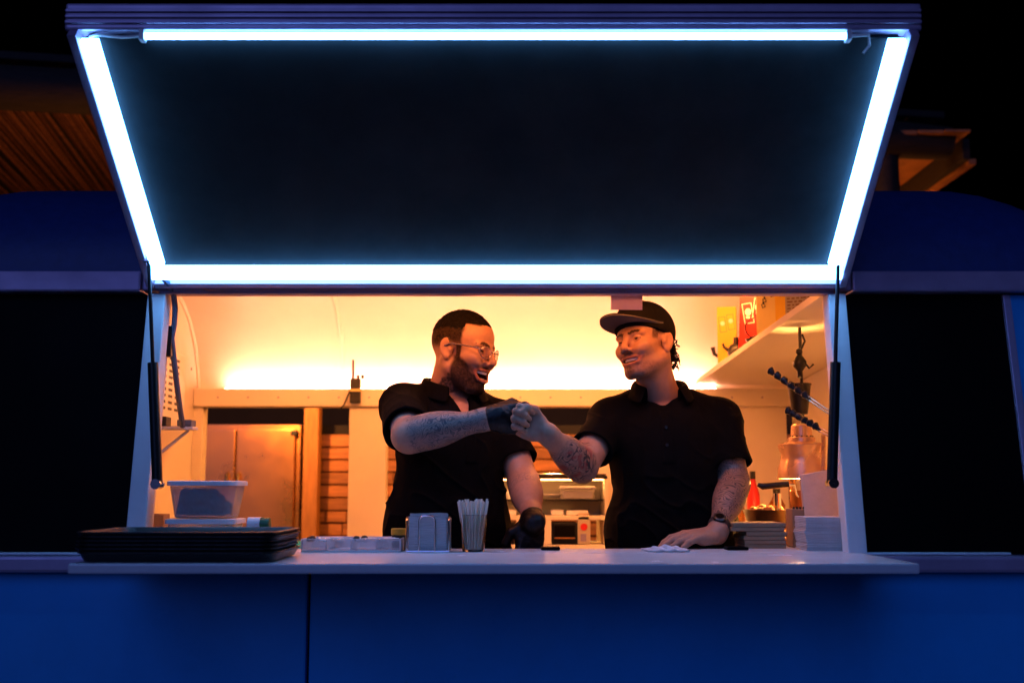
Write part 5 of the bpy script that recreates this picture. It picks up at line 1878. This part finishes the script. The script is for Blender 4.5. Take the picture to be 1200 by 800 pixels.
    for sg_ in (-1, 1):
        hp_ = PV + lat * sg_ * 0.092
        kn = Vector((hp_.x + lat.x * sg_ * .02, hp_.y - 0.01, FLOOR + 0.48))
        an = Vector((kn.x + lat.x * sg_ * .01, hp_.y + 0.02, FLOOR + 0.07))
        ft.cone(hp_, kn, 0.100 * b, 0.075, 0.03)
        ft.cone(kn, an, 0.074, 0.066, 0.02)
        fsh.cone(an + Vector((0, 0, -.005)), an + fwd * 0.16 - Vector((0, 0, 0.02)), 0.056, 0.048, 0.02)
    ft.plane((0, 0, FLOOR + 0.05), (0, 0, -1), (-9, -9, FLOOR - .1), (9, 9, FLOOR + 0.1), 0.004)
    fsh.plane((0, 0, FLOOR + 0.003), (0, 0, -1), (-9, -9, FLOOR - .1), (9, 9, FLOOR + 0.03), 0.002)
    np_obj('trousers', *ft.mesh(), M_TROUSER, ps)
    np_obj('shoes', *fsh.mesh(), M_RUBBER, ps)
    # ---- gloves
    for k in sp.get('gloves', ''):
        prims, org, Rh = hands[k]
        c = Vector(org)
        g = Field(axis_grid(c.x - .15, c.x + .15, .003), axis_grid(c.y - .15, c.y + .15, .003), axis_grid(c.z - .15, c.z + .15, .003))
        add_hand(g, prims, org, Rh, 0.0032)
        fo = (Wr[k] - E_[k]).normalized()
        g.cone(Wr[k] + fo * 0.004, Wr[k] + fo * 0.03, 0.0350 * ar, 0.033 * ar, 0.012, cut0=-0.2)
        V3, Q3 = g.mesh()
        V3 = V3 + vnormals(V3, Q3) * (0.0022 * (vnoise(V3 * 120) - 0.5))[:, None]
        np_obj('glove', V3, Q3, M_GLOVE, ps)
    for sg_ in (-1, 1):
        eyeball(ps, T, HR, hs, sg_)
    teeth(ps, T, -0.0585, -0.0705, 'upper_teeth')
    if sp['mouth'] > 0.006:
        teeth(ps, T, zo - sp['mouth'] - 0.003, zo - sp['mouth'] - 0.0095, 'lower_teeth', -0.005)
    return ps, T, HR, hs, Nb, fwd, lat, Wr, E_


# ================================================================= the laughing man with glasses
def paint1(blend, x, y, z, ay, nz, nz2, near):
    skin_dark = (0.013, 0.008, 0.006)
    # fade: denser with height, hairline squared at the temples
    hairzone = near * (1 - (1 - sm(z - 0.32 * np.minimum(0, x + 0.02) + nz * 0.010, -0.012, 0.040)) ** 3.0) * (1 - sm(x + nz * 0.012, 0.024, 0.042) * sm(0.076 - z, 0, 0.008)) * (1 - sm(x, 0.066, 0.074)) * (ay < 0.0795)
    blend(hairzone * (0.96 + 0.10 * nz2), (0.009, 0.006, 0.005))
    # sideburn and jaw beard
    sb = near * (ay > 0.050) * sm(0.012 - np.abs(x - 0.022), 0, 0.006) * (z < 0.010) * (z > -0.05)
    jawl = -0.026 - 0.62 * np.maximum(0, x - 0.030)
    jb = near * sm(jawl - z + nz * 0.010, -0.006, 0.010) * sm(x, 0.002, 0.014) * sm(z, -0.16, -0.128)
    cheek_clear = sm(0.072 - np.sqrt((x - 0.088) ** 2 + 0.0 + (z + 0.052) ** 2) * 2.2, 0, 0.02)
    jb = jb * (1 - 0.30 * cheek_clear * (z > -0.075))
    blend(np.maximum(sb, jb) * (0.93 + 0.12 * nz2), skin_dark)
    go = near * (x > 0.06) * sm(0.026 - np.sqrt(y ** 2 + (z + 0.118) ** 2), 0, 0.010)
    blend(go * 0.9, skin_dark)
    mu = near * (x > 0.07) * sm(0.0065 - np.abs(z + 0.0515 + 0.3 * np.maximum(0, ay - 0.012)), 0, 0.003) * (ay < 0.034)
    blend(mu * 0.75, skin_dark)


yaw1 = math.radians(61)
f1 = Vector((math.sin(yaw1), -math.cos(yaw1), -0.17))
wR = W(574, 490, 3.13)
kR = W(610, 489, 3.125)
wL = W(624, 606, 3.275)
P1 = dict(
    label='laughing man with glasses and beard in black polo shirt and black gloves',
    pelvis=(W(517, 600, 3.50).x, 3.50, FLOOR + 0.92),
    shR=W(471, 474, 3.43), shL=W(588, 492, 3.56), elR=W(479, 511, 3.165), elL=W(614, 566, 3.46),
    wrR=wR, wrL=wL, neck=W(527, 455, 3.52), head=W(543.5, 409, 3.46), headdir=(f1, (0.10, 0.0, 1)), hs=1.035,
    bulk=1.19, arm=1.06, neckw=1.08, skin=(0.44, 0.235, 0.155), lip=(0.36, 0.13, 0.085), mouth=0.0085, jaw=0.016, mw=1.28,
    handR=(kR - wR, (0, 0.1, 1), hand_prims(FIST, T_FIST, 1.0, 0.0, 1.04)),
    handL=(Vector((-0.14, -0.02, -1.0)), (-1, -0.35, 0.1), hand_prims([(0.30, 0.75, 0.5), (0.45, 0.8, 0.5), (0.55, 0.85, 0.55), (0.65, 0.85, 0.55)], T_LOOP, -1.0)),
    sleeveR=(0.80, 0.064, 0.072), sleeveL=(0.66, 0.056, 0.069), vdrop=0.110, vfwd=0.150, collar_open=26, buttons=1,
    paint=paint1, ink={'R': (0.05, 0.96, 0.95), 'L': (0.15, 0.35, 0.5)}, neckink=((0.004, -0.050, -0.120), 0.040),
    inkwash=(('R', (0.19, 0.16, 0.155), 0.55),), skinmat=skin_mat('skin_tattooed_grey', (0.045, 0.05, 0.06), 62), gloves='RL')
ps1, T1, HR1, hs1, Nb1, fw1, la1, Wr1, E1 = make_person(P1)

# short cropped hair on top
c = Vector(T1((-0.005, 0, 0.04)))
fh = Field(axis_grid(c.x - .14, c.x + .14, .0028), axis_grid(c.y - .14, c.y + .14, .0032), axis_grid(c.z - .09, c.z + .12, .0028))
Rn1 = np.array(HR1)
tp = lambda p: np.array(T1(p))
fh.ell(tp((-0.012, 0, 0.0368)), np.array((0.0970, 0.0768, 0.0850)) * hs1, Rn1, 0.01)
fh.ell(tp((0.044, 0, 0.035)), np.array((0.0440, 0.0603, 0.0545)) * hs1, Rn1, 0.018)
fh.ell(tp((-0.046, 0, 0.019)), np.array((0.0580, 0.0672, 0.0665)) * hs1, Rn1, 0.02)
lo_, hi_ = (c.x - .2, c.y - .2, c.z - .2), (c.x + .2, c.y + .2, c.z + .2)


def loc1(X, Y, Z, ax):
    t0 = np.array(T1((0, 0, 0)))
    return ((X - t0[0]) * Rn1[0, ax] + (Y - t0[1]) * Rn1[1, ax] + (Z - t0[2]) * Rn1[2, ax]) / hs1


# hairline: straight across the forehead, square corner at the temple, faded above the ear
fh.op(lambda X, Y, Z: np.maximum(0.036 - loc1(X, Y, Z, 0), loc1(X, Y, Z, 2) - 0.071 - 0.10 * (loc1(X, Y, Z, 0) - 0.06)), lo_, hi_, 0.012, 'sub')
fh.op(lambda X, Y, Z: loc1(X, Y, Z, 2) - 0.046 - 0.25 * np.minimum(0, loc1(X, Y, Z, 0) + 0.03), lo_, hi_, 0.014, 'sub')
Vh, Qh = fh.mesh()
Nh = vnormals(Vh, Qh)
Vh = Vh + Nh * (0.0035 * (vnoise(Vh * 330) - 0.5) + 0.002 * (vnoise(Vh * 140) - 0.5))[:, None]
np_obj('hair', Vh, Qh, M_HAIR, ps1)
# glasses
tv = lambda p: Vector(T1(p))
rim_o = None
for sg in (-1, 1):
    pts = []
    for k in range(25):
        a = 2 * math.pi * k / 24
        yy = sg * 0.033 + 0.0215 * math.cos(a)
        zz = -0.005 + 0.0165 * math.sin(a) * (1.0 if math.sin(a) > 0 else 1.12)
        pts.append(tv((0.107 - 5.0 * (abs(yy) ** 2), yy, zz)))
    r_ = MB().tube(pts, 0.0016, 6, cap=False).obj('glasses', M_FRAME, ps1, smooth=True) if rim_o is None else MB().tube(pts, 0.0016, 6, cap=False).obj('rim', M_FRAME, rim_o, smooth=True)
    if rim_o is None:
        rim_o = r_
    MB().add(pts[:-1], [tuple(range(24))]).obj('lens', M_LENS, rim_o)
    MB().tube([tv((0.0925, sg * 0.0545, 0.002)), tv((0.085, sg * 0.068, 0.004)), tv((0.040, sg * 0.0765, 0.005)), tv((0.002, sg * 0.081, 0.006)), tv((-0.020, sg * 0.082, -0.004))], [0.0024, 0.0026, 0.0024, 0.0026, 0.0026], 6).obj('temple', M_FRAME, rim_o, smooth=True)
MB().tube([tv((0.1065, -0.0105, -0.001)), tv((0.110, 0, 0.002)), tv((0.1065, 0.0105, -0.001))], 0.0015, 6).obj('bridge', M_FRAME, rim_o, smooth=True)


# ================================================================= the smiling man in the cap
def paint2(blend, x, y, z, ay, nz, nz2, near):
    dk = (0.018, 0.011, 0.009)
    jb = near * sm(-0.070 - z + nz * 0.012, -0.006, 0.016) * sm(x, 0.005, 0.04) * sm(z, -0.15, -0.125)
    blend(jb * (0.34 + 0.4 * nz2), dk)
    mu = near * (x > 0.07) * sm(0.008 - np.abs(z + 0.0510 + 0.25 * np.maximum(0, ay - 0.012)), 0, 0.005) * (ay < 0.036)
    blend(mu * 0.50, dk)
    go = near * (x > 0.06) * sm(0.020 - np.sqrt(y ** 2 + (z + 0.097) ** 2), 0, 0.010)
    blend(go * 0.45 * (1 + nz2), dk)
    hz = near * sm(z, 0.006, 0.02) * sm(0.040 + nz * .01 - x, 0, 0.010) * (ay > 0.03) * (ay < 0.0775)
    sbn = near * (ay > 0.052) * sm(0.015 - np.abs(x - 0.030), 0, 0.006) * sm(z, -0.008, 0.004)
    bk = near * sm(-0.045 - x, 0, 0.015) * sm(z, -0.055, -0.03)
    blend(np.maximum(np.maximum(hz, bk), sbn * .8) * (0.9 + 0.3 * nz2), dk)


yaw2 = math.radians(-45)
f2 = Vector((math.sin(yaw2), -math.cos(yaw2), 0.03))
wR2 = W(641, 508, 3.135)
kR2 = W(606, 491, 3.125)
wL2 = W(840, 625, 3.235)
P2 = dict(
    label='smiling man in black cap and black polo shirt with tattooed forearms',
    pelvis=(W(787, 600, 3.54).x, 3.54, FLOOR + 0.92),
    shR=W(714, 490, 3.50), shL=W(844, 490, 3.50), elR=W(682, 547, 3.30), elL=W(861, 566, 3.42),
    wrR=wR2, wrL=wL2, neck=W(772, 457, 3.51), head=W(756, 402, 3.44), headdir=(f2, (-0.19, 0.02, 1)), hs=1.0,
    bulk=1.24, arm=1.02, neckw=0.96, skin=(0.37, 0.195, 0.125), lip=(0.27, 0.095, 0.065), mouth=0.0015, jaw=0.002, mw=1.25,
    handR=(kR2 - wR2, (0.05, 0.1, 1), hand_prims(FIST, T_FIST, 1.0, 0.0, 1.0)),
    handL=(Vector((-0.80, -0.42, -0.10)), (-.2, 1, 0.25), hand_prims([(0.15, 0.3, 0.25), (0.12, 0.3, 0.25), (0.15, 0.3, 0.25), (0.2, 0.35, 0.25)], T_FLAT, -1.0, 0.008)),
    sleeveR=(0.66, 0.055, 0.068), sleeveL=(0.74, 0.055, 0.070), vdrop=0.105, vfwd=0.155, collar_open=38, buttons=2,
    paint=paint2, ink={'R': (0.05, 0.72, 1.0), 'L': (-0.2, 0.92, 0.85)}, neckink=None,
    inkwash=(('L', (0.14, 0.095, 0.085), 0.5),), skinmat=skin_mat('skin_tattooed_red', (0.022, 0.016, 0.018), 52, (0.30, 0.02, 0.02)), gloves='')
ps2, T2, HR2, hs2, Nb2, fw2, la2, Wr2, E2 = make_person(P2)

# baseball cap
tv2 = lambda p: Vector(T2(p))
Rn2 = np.array(HR2)
c = tv2((0, 0, 0.06))
fc = Field(axis_grid(c.x - .16, c.x + .16, .003), axis_grid(c.y - .16, c.y + .16, .0033), axis_grid(c.z - .12, c.z + .13, .003))
fc.ell(np.array(T2((-0.012, 0, 0.040))), np.array((0.107, 0.0865, 0.098)), Rn2, 0.01)
fc.ell(np.array(T2((0.040, 0, 0.058))), np.array((0.056, 0.068, 0.074)), Rn2, 0.02)
nr2 = lambda v: tuple(HR2 @ Vector(v))
lo_, hi_ = (c.x - .3, c.y - .3, c.z - .3), (c.x + .3, c.y + .3, c.z + .3)
fc.plane(np.array(T2((0.09, 0, 0.038))), nr2((0.22, 0, -1)), lo_, hi_, 0.004)
Vc, Qc = fc.mesh()
Lc = (Vc - np.array(T2((-0.01, 0, 0.04)), f32)) @ Rn2.astype(f32)
ang = np.arctan2(Lc[:, 1], Lc[:, 0])
seam = np.min(np.abs(((ang[:, None] - np.arange(-3, 4)[None, :] * math.pi / 3))), axis=1)
Vc = Vc - vnormals(Vc, Qc) * (0.0015 * np.exp(-(seam / 0.03) ** 2))[:, None]
capo = np_obj('cap', Vc, Qc, M_CAP, ps2)
MB().lathe([(0.001, 0.006), (0.007, 0.004), (0.009, 0)], tv2((-0.012, 0, 0.137)), 10, M=HR2).obj('cap_button', M_CAP, capo, smooth=True)


def brim(i, jx, top):
    th = -1 + 2 * i / 20
    a = th * math.radians(80)
    ex = 0.088 * math.sqrt(max(0.0, 1 - (abs(th)) ** 2.6))
    bx_ = -0.010 + 0.101 * math.cos(a) * 1.0
    by_ = 0.0835 * math.sin(a)
    t = jx / 6
    xx = bx_ + ex * t
    zz = 0.050 + 0.014 * t - 0.017 * (by_ / 0.08) ** 2 * (0.6 + 0.4 * t) + (0.0035 if top else 0)
    return tv2((xx, by_ * (1 + 0.04 * t), zz))


MB().grid(lambda i, j: brim(i, j, True), 21, 7).obj('brim_top', M_CAP, capo, smooth=True, solid=0.0025)
MB().grid(lambda i, j: brim(i, j, False), 21, 7).obj('brim_underside', M_BRIM, capo, smooth=True, solid=0.0025)
lg = []
for k in range(14):
    a = 2 * math.pi * k / 14
    lg.append(tv2((0.0975 - 0.10 * max(0, math.sin(a)) * 0.05, 0.012 * math.cos(a), 0.072 + 0.012 * math.sin(a))))
MB().add(lg, [tuple(range(14))]).obj('cap_badge', M_ORANGE, capo, solid=0.006)
# curls at the nape
random.seed(3)
mb = MB()
for k in range(120):
    p = Vector((-0.086 + random.uniform(-.014, .012), random.uniform(-0.045, 0.066), random.uniform(-.075, .008)))
    if abs(p.y) > 0.045:
        p.x += 0.03
    r = random.uniform(.005, .009)
    ph = random.uniform(0, 6.3)
    ax = Vector((random.uniform(-1, -.3), random.uniform(-1, 1), random.uniform(-.8, .3))).normalized()
    u_ = ax.orthogonal().normalized()
    v_ = ax.cross(u_)
    mb.tube([tv2(p + ax * (0.0022 * q) + (u_ * math.cos(ph + q * .7) + v_ * math.sin(ph + q * .7)) * r) for q in range(11)], [0.0026 - 0.00012 * q for q in range(11)], 5)
hr = mb.obj('hair', M_HAIR, ps2, smooth=True)
# wrist watch
fo = (Wr2['L'] - E2['L']).normalized()
wc = Wr2['L'] - fo * 0.032
Mw = fo.to_track_quat('Z', 'Y').to_matrix()
wt = MB().lathe([(0.0320, -.011), (0.0345, -.011), (0.0345, .011), (0.0320, .011)], wc, 24, closed=True, M=Mw).obj('wrist_watch', M_RUBBER, ps2, smooth=True)
face_d = (Vector((-0.15, -0.8, 0.55)) - fo * Vector((-0.15, -0.8, 0.55)).dot(fo)).normalized()
Mf = face_d.to_track_quat('Z', 'Y').to_matrix()
MB().lathe([(0.001, 0.008), (0.013, 0.008), (0.018, 0.006), (0.0195, 0.0), (0.0195, -0.006)], wc + face_d * 0.033, 24, M=Mf).obj('watch_case', M_BLACKM, wt, smooth=True)
MB().lathe([(0.001, 0.0088), (0.012, 0.0088)], wc + face_d * 0.033, 20, M=Mf).obj('watch_face', M_GLASSDARK, wt)
